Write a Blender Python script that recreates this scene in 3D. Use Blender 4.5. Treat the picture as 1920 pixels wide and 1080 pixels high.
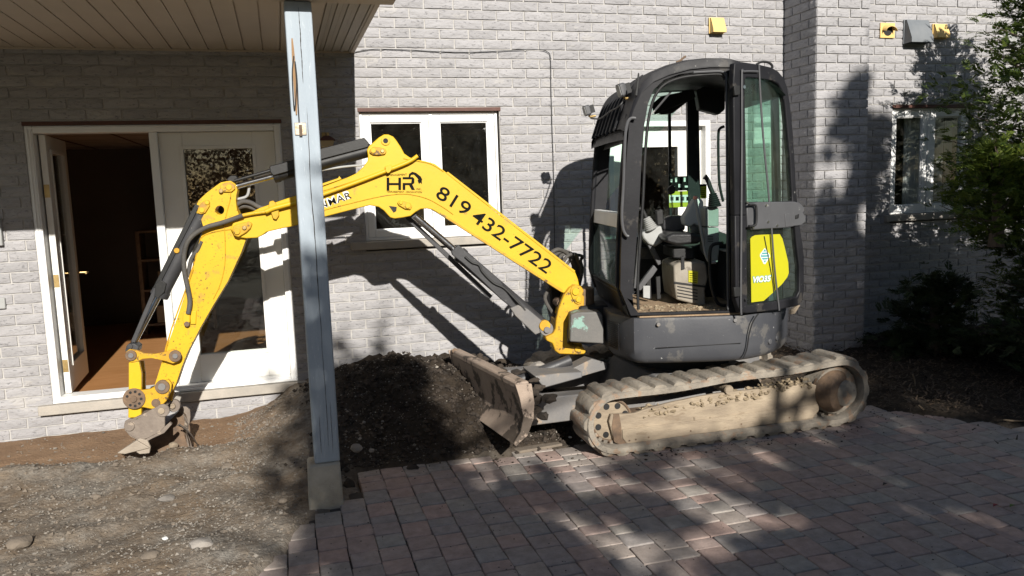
import bpy, bmesh, math, random
from mathutils import Vector, Matrix, noise
from mathutils.geometry import tessellate_polygon
random.seed(7)
for o in list(bpy.data.objects): bpy.data.objects.remove(o)
SC = bpy.context.scene
COL = SC.collection
# ------------------------------------------------------------------ camera, sky, sun, exposure
SCALE = .95
CAM_D, CAM_H = 7.25*SCALE, 1.85*SCALE
FPX = 1500.0
def cam_axes(yaw, pit, rol):
    y, p, r = map(math.radians, (yaw, pit, rol))
    F = Vector((math.sin(y)*math.cos(p), math.cos(y)*math.cos(p), -math.sin(p)))
    Rt = Vector((math.cos(y), -math.sin(y), 0)); U = Rt.cross(F)
    return F, math.cos(r)*Rt+math.sin(r)*U, -math.sin(r)*Rt+math.cos(r)*U
CF, CR, CU = cam_axes(15.95, 7.18, -1.97)
CC = Vector((0, -CAM_D, CAM_H))
cd = bpy.data.cameras.new('camera'); cam = bpy.data.objects.new('camera', cd); COL.objects.link(cam)
cd.sensor_width = 36; cd.lens = FPX/1920*36; cd.clip_start = .05; cd.clip_end = 500
m = Matrix((CR, CU, -CF)).transposed().to_4x4(); m.translation = CC
cam.matrix_world = m; SC.camera = cam
SUN_B = .485                                   # drop per metre towards the wall
el = math.atan(SUN_B)
W = bpy.data.worlds.new('World'); SC.world = W; W.use_nodes = True
wn = W.node_tree.nodes; wl = W.node_tree.links
bg = wn['Background']; sky = wn.new('ShaderNodeTexSky'); sky.sky_type = 'NISHITA'; sky.sun_disc = False
sky.sun_elevation = el; sky.sun_rotation = math.radians(180); sky.air_density = 1.0; sky.dust_density = .6
wl.new(sky.outputs[0], bg.inputs[0]); bg.inputs[1].default_value = .05
sd = bpy.data.lights.new('sun', 'SUN'); sun = bpy.data.objects.new('sun', sd); COL.objects.link(sun)
sd.energy = 5.0; sd.angle = math.radians(.53); sd.color = (1, .95, .87)
sun.rotation_euler = Vector((.02, 1, -SUN_B)).to_track_quat('-Z', 'Y').to_euler(); sun.location = (0, -20, 12)
sun.rotation_euler = Vector((-.02, 1, -SUN_B)).to_track_quat('-Z', 'Y').to_euler()
SC.view_settings.view_transform = 'Standard'; SC.view_settings.look = 'None'
SC.view_settings.exposure = .50; SC.view_settings.gamma = 1; SC.view_settings.use_curve_mapping = False
SC.render.engine = 'CYCLES'
SC.cycles.max_bounces = 8; SC.cycles.transparent_max_bounces = 12

# ------------------------------------------------------------------ measuring: a picture direction met with a real plane
def ray(x, y): return CF*FPX+CR*(x-960)-CU*(y-540)
def atY(x, y, Y):
    r = ray(x, y); return CC+r*((Y-CC.y)/r.y)
def atZ(x, y, Z):
    r = ray(x, y); return CC+r*((Z-CC.z)/r.z)
class Plane:
    def __init__(s, o, n): s.o = Vector(o); s.n = Vector(n).normalized()
    def px(s, x, y, off=0.):
        r = ray(x, y); o = s.o+s.n*off
        return CC+r*(((o-CC).dot(s.n))/r.dot(s.n))
    def pts(s, P, off=0.): return [s.px(x, y, off) for x, y in P]
# ------------------------------------------------------------------ object helpers
def tag(o, label=None, cat=None, group=None, kind=None):
    if label: o['label'] = label
    if cat: o['category'] = cat
    if group: o['group'] = group
    if kind: o['kind'] = kind
    return o
def thing(name, label, cat, loc=(0, 0, 0), group=None):
    o = bpy.data.objects.new(name, None); COL.objects.link(o); o.location = loc; o.empty_display_size = .1
    return tag(o, label, cat, group)
def base_of(p):
    v = Vector((0, 0, 0))
    while p: v += Vector(p.location); p = p.parent
    return v
class MB:
    def __init__(s): s.v = []; s.f = []
    def add(s, vs, fs):
        n = len(s.v); s.v += [Vector(v) for v in vs]; s.f += [tuple(i+n for i in f) for f in fs]; return s
    def box(s, a, b):
        x0, y0, z0 = a; x1, y1, z1 = b
        return s.add([(x0,y0,z0),(x1,y0,z0),(x1,y1,z0),(x0,y1,z0),(x0,y0,z1),(x1,y0,z1),(x1,y1,z1),(x0,y1,z1)],
                     [(0,3,2,1),(4,5,6,7),(0,1,5,4),(1,2,6,5),(2,3,7,6),(3,0,4,7)])
    def obox(s, o, ax, ay, az):       # corner + three edge vectors
        o, ax, ay, az = map(Vector, (o, ax, ay, az))
        return s.add([o,o+ax,o+ax+ay,o+ay,o+az,o+ax+az,o+ax+ay+az,o+ay+az],[(0,3,2,1),(4,5,6,7),(0,1,5,4),(1,2,6,5),(2,3,7,6),(3,0,4,7)])
    def bar(s, p, q, w, h, up=(0, 0, 1)):
        p, q = Vector(p), Vector(q); d = (q-p).normalized(); r = d.cross(Vector(up)).normalized(); u = r.cross(d)
        return s.obox(p-r*w/2-u*h/2, q-p, r*w, u*h)
    def prism(s, P, d, hole=None):
        P = [Vector(p) for p in P]; d = Vector(d)
        if hole:
            hole = [Vector(h) for h in hole]; n = len(P); k = len(hole); base = len(s.v)
            s.v += P+hole+[p+d for p in P]+[h+d for h in hole]; t_ = n+k
            for tri in tessellate_polygon([P, hole]):
                s.f.append(tuple(base+q for q in tri)); s.f.append(tuple(base+t_+q for q in reversed(tri)))
            for o_, c_ in ((0, n), (n, k)):
                for q in range(c_): r_ = (q+1) % c_; s.f.append((base+o_+r_, base+o_+q, base+o_+q+t_, base+o_+r_+t_))
            return s
        n = len(P)
        return s.add(P+[p+d for p in P], [tuple(range(n)), tuple(reversed(range(n, 2*n)))]+[((i+1) % n, i, i+n, (i+1) % n+n) for i in range(n)])
    def tube(s, P, r, seg=10, cap=True):
        P = [Vector(p) for p in P]; n = len(P); rs = r if isinstance(r, (list, tuple)) else [r]*n
        t0 = (P[1]-P[0]).normalized(); up = Vector((0, 0, 1)) if abs(t0.z) < .9 else Vector((1, 0, 0))
        u = t0.cross(up).normalized(); vs = []
        for i in range(n):
            t = ((P[min(i+1, n-1)]-P[max(i-1, 0)])).normalized()
            u = (u-t*u.dot(t)).normalized(); w = t.cross(u)
            vs += [P[i]+(u*math.cos(2*math.pi*a/seg)+w*math.sin(2*math.pi*a/seg))*rs[i] for a in range(seg)]
        fs = [(i*seg+a, i*seg+(a+1) % seg, (i+1)*seg+(a+1) % seg, (i+1)*seg+a) for i in range(n-1) for a in range(seg)]
        if cap: fs += [tuple(reversed(range(seg))), tuple(range((n-1)*seg, n*seg))]
        return s.add(vs, fs)
    def cyl(s, p, q, r, seg=20, r2=None): return s.tube([p, q], [r, r if r2 is None else r2], seg)
    def loft(s, rings, close=True, cap=True):
        n = len(rings[0]); vs = [p for R in rings for p in R]; m_ = len(rings)
        fs = [(i*n+a, i*n+(a+1) % n, (i+1)*n+(a+1) % n, (i+1)*n+a) for i in range(m_-1) for a in range(n if close else n-1)]
        if cap and close: fs += [tuple(reversed(range(n))), tuple(range((m_-1)*n, m_*n))]
        return s.add(vs, fs)
    def blob(s, c, rx, ry, rz, seed=0, amp=.2, sub=2):
        bm = bmesh.new(); bmesh.ops.create_icosphere(bm, subdivisions=sub, radius=1)
        o = Vector((seed*3.1, seed*1.7, seed*.9)); n = len(s.v)
        for v in bm.verts:
            k = 1+amp*noise.noise(v.co*1.3+o)*1.6+amp*.5*noise.noise(v.co*3.1+o)
            s.v.append(Vector(c)+Vector((v.co.x*rx*k, v.co.y*ry*k, v.co.z*rz*k)))
        for f in bm.faces: s.f.append(tuple(n+v.index for v in f.verts))
        bm.free(); return s
    def build(s, name, m, parent=None, bev=0., smooth=False, seg=2, label=None):
        me = bpy.data.meshes.new(name); b = base_of(parent)
        me.from_pydata([v-b for v in s.v], [], s.f); me.materials.append(m)
        bm = bmesh.new(); bm.from_mesh(me)
        bmesh.ops.recalc_face_normals(bm, faces=bm.faces); bm.to_mesh(me); bm.free()
        o = bpy.data.objects.new(name, me); COL.objects.link(o)
        if parent: o.parent = parent
        if smooth or bev:
            for p in me.polygons: p.use_smooth = True
            me.set_sharp_from_angle(angle=math.radians(38))
        if bev:
            b_ = o.modifiers.new('bevel', 'BEVEL'); b_.width = bev; b_.segments = seg; b_.limit_method = 'ANGLE'; b_.angle_limit = math.radians(40)
            b_.use_clamp_overlap = True
        if label: o['label'] = label
        return o
def inst(name, src, parent, mw):
    o = src.copy(); o.name = name; COL.objects.link(o); o.parent = parent
    o.matrix_local = Matrix.Translation(-base_of(parent)) @ mw
    return o
def smooth_path(P, n=6):
    P = [Vector(p) for p in P]; out = []
    for i in range(len(P)-1):
        p0 = P[max(i-1, 0)]; p1 = P[i]; p2 = P[i+1]; p3 = P[min(i+2, len(P)-1)]
        for k in range(n):
            t = k/n; out.append(.5*((2*p1)+(p2-p0)*t+(2*p0-5*p1+4*p2-p3)*t*t+(3*p1-p0-3*p2+p3)*t**3))
    return out+[P[-1]]
# ------------------------------------------------------------------ materials
def mat(name, c1, c2=None, scale=4, rough=.7, metal=0., bump=.15, bscale=60, spots=(), rvar=.1, perobj=0., stretch=(1, 1, 1), cont=.2, spec=.5, bdist=.01, pos=False):
    """two-tone procedural surface; spots = (colour, threshold, scale, detail, strength)"""
    m = bpy.data.materials.new(name); m.use_nodes = True; N = m.node_tree.nodes; L = m.node_tree.links
    b = N['Principled BSDF']; b.inputs['Metallic'].default_value = metal; b.inputs['Specular IOR Level'].default_value = spec
    tc = N.new('ShaderNodeTexCoord'); mp = N.new('ShaderNodeMapping'); mp.inputs['Scale'].default_value = stretch
    L.new(N.new('ShaderNodeNewGeometry').outputs['Position'] if pos else tc.outputs['Object'], mp.inputs[0])
    def ns(sc, det=6, ro=.6):
        n = N.new('ShaderNodeTexNoise'); n.inputs['Scale'].default_value = sc; n.inputs['Detail'].default_value = det; n.inputs['Roughness'].default_value = ro
        L.new(mp.outputs[0], n.inputs['Vector']); return n
    n1 = ns(scale); cr = N.new('ShaderNodeValToRGB'); L.new(n1.outputs[0], cr.inputs[0])
    c2 = c2 or tuple(c*.75 for c in c1)
    cr.color_ramp.elements[0].position = .5-cont; cr.color_ramp.elements[1].position = .5+cont
    cr.color_ramp.elements[0].color = (*c1, 1); cr.color_ramp.elements[1].color = (*c2, 1)
    out = cr.outputs[0]
    if perobj:
        oi = N.new('ShaderNodeObjectInfo'); ge = N.new('ShaderNodeNewGeometry'); ad = N.new('ShaderNodeMath'); ad.operation = 'ADD'
        L.new(oi.outputs['Random'], ad.inputs[0]); L.new(ge.outputs['Random Per Island'], ad.inputs[1])
        fr = N.new('ShaderNodeMath'); fr.operation = 'FRACT'; L.new(ad.outputs[0], fr.inputs[0])
        mr = N.new('ShaderNodeMapRange'); mr.inputs[3].default_value = 1-perobj; mr.inputs[4].default_value = 1+perobj
        L.new(fr.outputs[0], mr.inputs[0])
        hs = N.new('ShaderNodeHueSaturation'); L.new(mr.outputs[0], hs.inputs['Value']); L.new(out, hs.inputs['Color']); out = hs.outputs[0]
    for col, th, sc, det, st in spots:
        n = ns(sc, det, .65); r = N.new('ShaderNodeValToRGB'); L.new(n.outputs[0], r.inputs[0])
        r.color_ramp.elements[0].position = th; r.color_ramp.elements[1].position = min(1, th+.035)
        mu = N.new('ShaderNodeMath'); mu.operation = 'MULTIPLY'; mu.inputs[1].default_value = st; L.new(r.outputs[0], mu.inputs[0])
        mx = N.new('ShaderNodeMixRGB'); L.new(mu.outputs[0], mx.inputs[0]); L.new(out, mx.inputs[1]); mx.inputs[2].default_value = (*col, 1); out = mx.outputs[0]
    L.new(out, b.inputs['Base Color'])
    n3 = ns(scale*3); mr = N.new('ShaderNodeMapRange'); mr.inputs[3].default_value = max(.02, rough-rvar); mr.inputs[4].default_value = min(1, rough+rvar)
    L.new(n3.outputs[0], mr.inputs[0]); L.new(mr.outputs[0], b.inputs['Roughness'])
    if bump:
        n2 = ns(bscale, 8, .65); bp = N.new('ShaderNodeBump'); bp.inputs['Strength'].default_value = bump; bp.inputs['Distance'].default_value = bdist
        L.new(n2.outputs[0], bp.inputs['Height']); L.new(bp.outputs[0], b.inputs['Normal'])
    return m
def glass(name, tint, refl=.06, dust=.05, dcol=(.5, .48, .42)):
    m = bpy.data.materials.new(name); m.use_nodes = True; N = m.node_tree.nodes; L = m.node_tree.links
    N.remove(N['Principled BSDF']); out = N['Material Output']
    tr = N.new('ShaderNodeBsdfTransparent'); tr.inputs[0].default_value = (*tint, 1)
    gl = N.new('ShaderNodeBsdfGlossy'); gl.inputs['Roughness'].default_value = .015
    lw_ = N.new('ShaderNodeLayerWeight'); lw_.inputs[0].default_value = .5; fr = N.new('ShaderNodeMath'); fr.operation = 'POWER'; fr.inputs[1].default_value = 4.; L.new(lw_.outputs['Facing'], fr.inputs[0])
    ad = N.new('ShaderNodeMath'); ad.operation = 'ADD'; ad.use_clamp = True; ad.inputs[1].default_value = refl; L.new(fr.outputs[0], ad.inputs[0])
    mx = N.new('ShaderNodeMixShader'); L.new(ad.outputs[0], mx.inputs[0]); L.new(tr.outputs[0], mx.inputs[1]); L.new(gl.outputs[0], mx.inputs[2])
    df = N.new('ShaderNodeBsdfDiffuse'); df.inputs[0].default_value = (*dcol, 1)
    tc = N.new('ShaderNodeTexCoord'); ns = N.new('ShaderNodeTexNoise'); ns.inputs['Scale'].default_value = 7; ns.inputs['Detail'].default_value = 9; ns.inputs['Roughness'].default_value = .7
    L.new(tc.outputs['Object'], ns.inputs[0])
    mr = N.new('ShaderNodeMapRange'); mr.inputs[1].default_value = .35; mr.inputs[2].default_value = .75; mr.inputs[3].default_value = dust*.3; mr.inputs[4].default_value = dust*2.2
    L.new(ns.outputs[0], mr.inputs[0])
    m2 = N.new('ShaderNodeMixShader'); L.new(mr.outputs[0], m2.inputs[0]); L.new(mx.outputs[0], m2.inputs[1]); L.new(df.outputs[0], m2.inputs[2])
    L.new(m2.outputs[0], out.inputs[0]); return m
def leafmat(name, c1, c2, trans=.35):
    m = bpy.data.materials.new(name); m.use_nodes = True; N = m.node_tree.nodes; L = m.node_tree.links
    b = N['Principled BSDF']; b.inputs['Roughness'].default_value = .55
    ge = N.new('ShaderNodeNewGeometry'); cr = N.new('ShaderNodeValToRGB'); L.new(ge.outputs['Random Per Island'], cr.inputs[0])
    cr.color_ramp.elements[0].color = (*c1, 1); cr.color_ramp.elements[1].color = (*c2, 1)
    L.new(cr.outputs[0], b.inputs['Base Color'])
    t = N.new('ShaderNodeBsdfTranslucent'); L.new(cr.outputs[0], t.inputs[0]); mx = N.new('ShaderNodeMixShader'); mx.inputs[0].default_value = trans
    L.new(b.outputs[0], mx.inputs[1]); L.new(t.outputs[0], mx.inputs[2]); L.new(mx.outputs[0], N['Material Output'].inputs[0]); return m

MT = {}
MT['brick'] = mat('painted_brick', (.36, .352, .36), (.305, .298, .304), 9, .85, bump=.8, bscale=40, bdist=.012, perobj=.08, stretch=(.55, 1, 1.3), spots=[((.11, .108, .115), .60, 48, 4, .6), ((.46, .44, .41), .60, 5, 5, .35)], spec=.2, pos=True)
MT['mortar'] = mat('painted_mortar', (.46, .445, .425), (.39, .375, .36), 14, .9, bump=.4, bscale=90, spec=.2)
MT['white'] = mat('white_vinyl', (.80, .80, .79), (.74, .74, .73), 3, .45, bump=.02)
MT['white_door'] = mat('white_door_paint', (.78, .77, .74), (.70, .69, .65), 2, .5, bump=.03)
MT['brown'] = mat('brown_lintel', (.10, .035, .022), (.07, .028, .02), 6, .6)
MT['stone_sill'] = mat('concrete_sill', (.42, .38, .33), (.30, .28, .25), 6, .9, bump=.5, bscale=50)
MT['soffit'] = mat('beige_soffit', (.50, .43, .35), (.45, .39, .32), 2, .6, bump=.02)
MT['soffit_vent'] = mat('soffit_vent_strip', (.38, .34, .29), (.33, .30, .25), 2, .6, bump=.02)
MT['post'] = mat('blue_grey_post_paint', (.37, .425, .475), (.31, .36, .41), 3, .75, bump=.35, bscale=30, stretch=(6, 6, .5), spots=[((.62, .66, .68), .66, 30, 3, .5)])
MT['crack'] = mat('dark_crack', (.05, .045, .04), rough=1)
MT['wood_raw'] = mat('raw_splintered_wood', (.36, .22, .11), (.25, .15, .08), 20, .8, stretch=(4, 4, .3))
MT['concrete'] = mat('pier_concrete', (.50, .45, .36), (.33, .29, .23), 7, .95, bump=.9, bscale=35, spots=[((.10, .09, .07), .63, 9, 5, .7)])
MT['yellow'] = mat('yellow_paint', (.62, .395, .014), (.56, .35, .016), 3, .45, bump=.06, bscale=40, spots=[((.45, .27, .06), .60, 4, 8, .45), ((.30, .17, .03), .655, 16, 7, .7), ((.07, .045, .02), .69, 44, 4, .85)], spec=.4)
MT['yellow_fleck'] = mat('flecked_yellow_paint', (.62, .385, .014), (.54, .33, .016), 4, .5, bump=.08, spots=[((.40, .23, .05), .58, 7, 8, .6), ((.09, .055, .02), .615, 55, 4, .85), ((.12, .08, .04), .66, 20, 6, .8)], spec=.35)
MT['yellow_worn'] = mat('worn_yellow_paint', (.58, .36, .014), (.46, .24, .02), 7, .5, bump=.2, bscale=50, spots=[((.08, .05, .03), .57, 22, 8, .85), ((.28, .16, .06), .60, 9, 6, .6)], spec=.4)
MT['rust'] = mat('rust_and_shade_brown', (.20, .13, .08), (.10, .07, .05), 18, .85, bump=.5, bscale=60)  # rust, and the dark brown put where hollows lie in shade
MT['steel'] = mat('chromed_rod', (.62, .62, .62), (.5, .5, .5), 4, .18, metal=1, bump=0)
MT['cyl'] = mat('black_cylinder_paint', (.026, .026, .029), (.05, .05, .053), 5, .5, bump=.12, spots=[((.28, .27, .25), .66, 18, 6, .45)])
MT['cyl2'] = mat('black_guard_and_shade', (.006, .006, .006), (.012, .012, .012), 5, .5, bump=.08, spots=[((.22, .2, .17), .68, 12, 6, .5)])  # black of the guards; also carries the shade on the dipper cylinder
MT['hose'] = mat('rubber_hose', (.05, .047, .044), (.10, .092, .082), 10, .7, bump=.6, bscale=120)
MT['body'] = mat('charcoal_body_paint', (.045, .047, .055), (.068, .070, .077), 2.5, .5, bump=.08, spots=[((.16, .15, .135), .56, 3.5, 9, .5), ((.36, .36, .35), .67, 9, 9, .5), ((.5, .5, .48), .685, 34, 4, .8)], spec=.35)
MT['cab'] = mat('black_cab_paint', (.009, .009, .011), (.019, .019, .022), 3, .5, bump=.08, spots=[((.07, .063, .055), .58, 5, 9, .5), ((.30, .29, .27), .68, 34, 5, .6)], spec=.2)
MT['cabgrey'] = mat('grey_cab_trim', (.085, .086, .09), (.065, .065, .07), 4, .5, bump=.05, spots=[((.4, .4, .38), .68, 20, 5, .5)])
MT['black'] = mat('matt_black', (.007, .007, .008), (.013, .013, .013), 4, .65)
MT['seat'] = mat('black_vinyl_seat', (.014, .014, .016), (.022, .022, .022), 6, .38, bump=.2, bscale=90)
MT['console'] = mat('grey_console_plastic', (.36, .37, .37), (.28, .28, .27), 5, .55, bump=.05, spots=[((.2, .17, .13), .62, 6, 7, .5)])
MT['pedestal'] = mat('dusty_pedestal', (.34, .31, .26), (.22, .19, .15), 6, .8, bump=.2, spots=[((.1, .08, .06), .6, 10, 6, .6)])
MT['mudfloor'] = mat('muddy_cab_floor', (.38, .27, .17), (.22, .15, .09), 10, .95, bump=.9, bscale=30)
MT['mud'] = mat('dried_mud_steel', (.37, .30, .215), (.19, .15, .11), 6, .9, bump=.9, bscale=30, stretch=(.5, 1, 1.6), spots=[((.20, .15, .10), .60, 7, 7, .6)])
MT['mudclod'] = mat('dried_mud_clods', (.34, .27, .18), (.22, .17, .11), 22, .95, bump=1, bscale=40)
MT['rubber'] = mat('muddy_rubber', (.33, .29, .235), (.17, .15, .125), 9, .9, pos=True, perobj=.12, bump=.8, bscale=50, spots=[((.30, .19, .12), .56, 11, 6, .6), ((.08, .07, .06), .62, 16, 6, .6)])
MT['blade'] = mat('worn_blade_steel', (.40, .315, .25), (.26, .20, .16), 5, .7, metal=.05, bump=.35, spots=[((.05, .038, .028), .53, 5, 7, .9), ((.40, .35, .30), .66, 14, 5, .5)])
MT['frame'] = mat('grey_steel_frame', (.14, .14, .145), (.20, .185, .17), 6, .65, metal=.05, bump=.3, spots=[((.36, .26, .17), .60, 6, 7, .6)])
MT['greenpaint'] = mat('chipped_counterweight', (.11, .11, .105), (.16, .15, .14), 6, .7, bump=.25, spots=[((.25, .42, .36), .59, 5, 5, .8)])
MT['bucket'] = mat('earthy_bucket_steel', (.24, .20, .165), (.15, .12, .10), 8, .75, metal=.1, bump=.5, bscale=45, spots=[((.38, .31, .24), .6, 10, 7, .7)])
MT['tooth'] = mat('pale_worn_tooth', (.36, .31, .25), (.27, .225, .18), 9, .75, bump=.4)
MT['decal_y'] = mat('yellow_decal', (.47, .44, .01), (.42, .40, .015), 3, .4, bump=.01, spots=[((.3, .28, .05), .7, 14, 5, .4)])
MT['decal_w'] = mat('white_decal', (.78, .78, .76), rough=.5, bump=0)
MT['decal_k'] = mat('black_decal', (.004, .004, .004), (.007, .007, .007), rough=.75, bump=0, spec=.12)
MT['decal_t'] = mat('teal_decal', (.10, .36, .36), rough=.5, bump=0)
MT['glass_w'] = glass('window_glass', (.93, .95, .94), .06, .008)
MT['glass_cab'] = glass('green_cab_glass', (.84, .96, .91), .03, .012)
MT['curtain'] = mat('white_curtain', (.62, .63, .62), (.55, .56, .56), 2, .9, bump=.05)
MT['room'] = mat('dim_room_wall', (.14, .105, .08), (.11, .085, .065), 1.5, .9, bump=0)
MT['roomfloor'] = mat('brown_wood_floor', (.46, .23, .095), (.36, .17, .06), 5, .5, bump=.05, stretch=(.6, 3, 1))
MT['ceiltile'] = mat('ceiling_tile', (.42, .36, .31), rough=.9, bump=0)
MT['vent_y'] = mat('yellowed_vent_plastic', (.75, .52, .19), (.68, .46, .16), 5, .5, bump=.03)
MT['vent_g'] = mat('grey_hood_metal', (.13, .145, .16), (.19, .20, .21), 3, .45, bump=.05)
MT['brass'] = mat('brass', (.55, .40, .18), (.4, .28, .12), 9, .4, metal=.8, bump=.05)
MT['lampglass'] = mat('frosted_lamp_glass', (.48, .38, .24), rough=.4, bump=0)
MT['bark'] = mat('bark', (.16, .12, .09), (.09, .07, .055), 12, .95, bump=.9, bscale=30, stretch=(1, 1, .3))
MT['stone'] = mat('field_stone', (.27, .245, .215), (.18, .165, .15), 12, .9, bump=.6, bscale=50, perobj=.3)
MT['buried'] = mat('buried_stone', (.19, .155, .12), (.15, .125, .10), 12, .95, bump=.7, bscale=50)
MT['gravel'] = mat('gravel_stones', (.24, .215, .185), (.15, .135, .115), 3, .9, bump=.4, bscale=80, perobj=.4)
MT['soilclod'] = mat('soil_clods', (.050, .038, .028), (.028, .021, .016), 6, 1, bump=.6, bscale=50, perobj=.4)
MT['board'] = mat('muddy_board', (.27, .20, .13), (.18, .135, .09), 6, .9, bump=.4, stretch=(.4, 3, 1))
MT['joint'] = mat('joint_sand', (.06, .052, .046), (.035, .03, .028), 30, 1, bump=.6)
MT['cable'] = mat('black_cable', (.03, .03, .03), rough=.6, bump=0)
MT['pink'] = mat('pink_knob', (.75, .32, .25), rough=.4, bump=0)
MT['leaf_cedar'] = leafmat('cedar_leaves', (.025, .055, .011), (.15, .20, .036))
MT['leaf_bright'] = leafmat('sunlit_cedar_leaves', (.04, .08, .012), (.19, .24, .038))  # lighter copy of the cedar leaves, sunlight put into the colour
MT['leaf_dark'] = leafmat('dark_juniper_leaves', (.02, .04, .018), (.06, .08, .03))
MT['leaf_big'] = leafmat('broad_leaves', (.05, .075, .02), (.20, .10, .035), .25)
MT['leaf_russet'] = leafmat('russet_leaves', (.10, .035, .018), (.16, .085, .035), .3)
MT['litter'] = leafmat('dry_litter', (.022, .015, .010), (.075, .05, .03), .1)

# ground material: brown dirt, grey gravel patches, dark soil
def ground_mat():
    m = bpy.data.materials.new('bare_earth'); m.use_nodes = True; N = m.node_tree.nodes; L = m.node_tree.links
    b = N['Principled BSDF']; b.inputs['Roughness'].default_value = .95; b.inputs['Specular IOR Level'].default_value = .2
    tc = N.new('ShaderNodeTexCoord')
    def ns(sc, det=8, ro=.65):
        n = N.new('ShaderNodeTexNoise'); n.inputs['Scale'].default_value = sc; n.inputs['Detail'].default_value = det; n.inputs['Roughness'].default_value = ro; L.new(tc.outputs['Object'], n.inputs[0]); return n.outputs[0]
    def ramp(i, a, b_, c0=(0, 0, 0), c1=(1, 1, 1)):
        r = N.new('ShaderNodeValToRGB'); L.new(i, r.inputs[0]); r.color_ramp.elements[0].position = a; r.color_ramp.elements[1].position = b_
        r.color_ramp.elements[0].color = (*c0, 1); r.color_ramp.elements[1].color = (*c1, 1); return r.outputs[0]
    def mix(f, a, b_):
        x = N.new('ShaderNodeMixRGB'); L.new(f, x.inputs[0]); L.new(a, x.inputs[1]); L.new(b_, x.inputs[2]); return x.outputs[0]
    brown = ramp(ns(9), .3, .7, (.125, .092, .064), (.25, .19, .132))
    grey = ramp(ns(30), .35, .65, (.12, .11, .096), (.30, .275, .24))
    c = mix(ramp(ns(2.0, 9, .72), .38, .66), brown, grey)
    att = N.new('ShaderNodeVertexColor'); att.layer_name = 'zones'; sp = N.new('ShaderNodeSeparateColor'); L.new(att.outputs[0], sp.inputs[0])
    dark = ramp(ns(14), .3, .7, (.016, .012, .009), (.052, .040, .029))
    c = mix(sp.outputs[0], c, dark)                       # moist loosened topsoil of the heap
    clay = ramp(ns(3), .3, .7, (.20, .125, .075), (.30, .20, .125))
    c = mix(sp.outputs[1], c, clay)                       # smooth clay floor of the trench
    L.new(c, b.inputs['Base Color'])
    bp = N.new('ShaderNodeBump'); bp.inputs['Strength'].default_value = .9; bp.inputs['Distance'].default_value = .02; L.new(ns(40), bp.inputs['Height']); L.new(bp.outputs[0], b.inputs['Normal'])
    return m
MT['earth'] = ground_mat()
# paver material
def paver_mat():
    m = bpy.data.materials.new('tumbled_paver'); m.use_nodes = True; N = m.node_tree.nodes; L = m.node_tree.links
    b = N['Principled BSDF']; b.inputs['Roughness'].default_value = .88; b.inputs['Specular IOR Level'].default_value = .25
    tc = N.new('ShaderNodeTexCoord'); oi = N.new('ShaderNodeObjectInfo'); ge = N.new('ShaderNodeNewGeometry')
    a = N.new('ShaderNodeMath'); a.operation = 'ADD'; L.new(oi.outputs['Random'], a.inputs[0]); L.new(ge.outputs['Random Per Island'], a.inputs[1])
    f = N.new('ShaderNodeMath'); f.operation = 'FRACT'; L.new(a.outputs[0], f.inputs[0])
    cr = N.new('ShaderNodeValToRGB'); L.new(f.outputs[0], cr.inputs[0]); e = cr.color_ramp.elements
    e[0].color = (.36, .275, .24, 1); e[1].color = (.34, .305, .27, 1)
    for p, c in ((.2, (.40, .29, .25)), (.35, (.31, .265, .245)), (.5, (.36, .305, .265)), (.65, (.295, .27, .255)), (.8, (.38, .29, .255)), (.9, (.33, .30, .27))):
        q = e.new(p); q.color = (*c, 1)
    ns = N.new('ShaderNodeTexNoise'); ns.inputs['Scale'].default_value = 14; ns.inputs['Detail'].default_value = 9; ns.inputs['Roughness'].default_value = .7; L.new(ge.outputs['Position'], ns.inputs[0])
    mr = N.new('ShaderNodeMapRange'); mr.inputs[1].default_value = .3; mr.inputs[2].default_value = .7; mr.inputs[3].default_value = .72; mr.inputs[4].default_value = 1.2; L.new(ns.outputs[0], mr.inputs[0])
    hs = N.new('ShaderNodeHueSaturation'); L.new(cr.outputs[0], hs.inputs['Color']); L.new(mr.outputs[0], hs.inputs['Value']); L.new(hs.outputs[0], b.inputs['Base Color'])
    n2 = N.new('ShaderNodeTexNoise'); n2.inputs['Scale'].default_value = 90; n2.inputs['Detail'].default_value = 6; L.new(ge.outputs['Position'], n2.inputs[0])
    bp = N.new('ShaderNodeBump'); bp.inputs['Strength'].default_value = .5; bp.inputs['Distance'].default_value = .006; L.new(n2.outputs[0], bp.inputs['Height']); L.new(bp.outputs[0], b.inputs['Normal'])
    return m
MT['paver'] = paver_mat()
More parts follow.
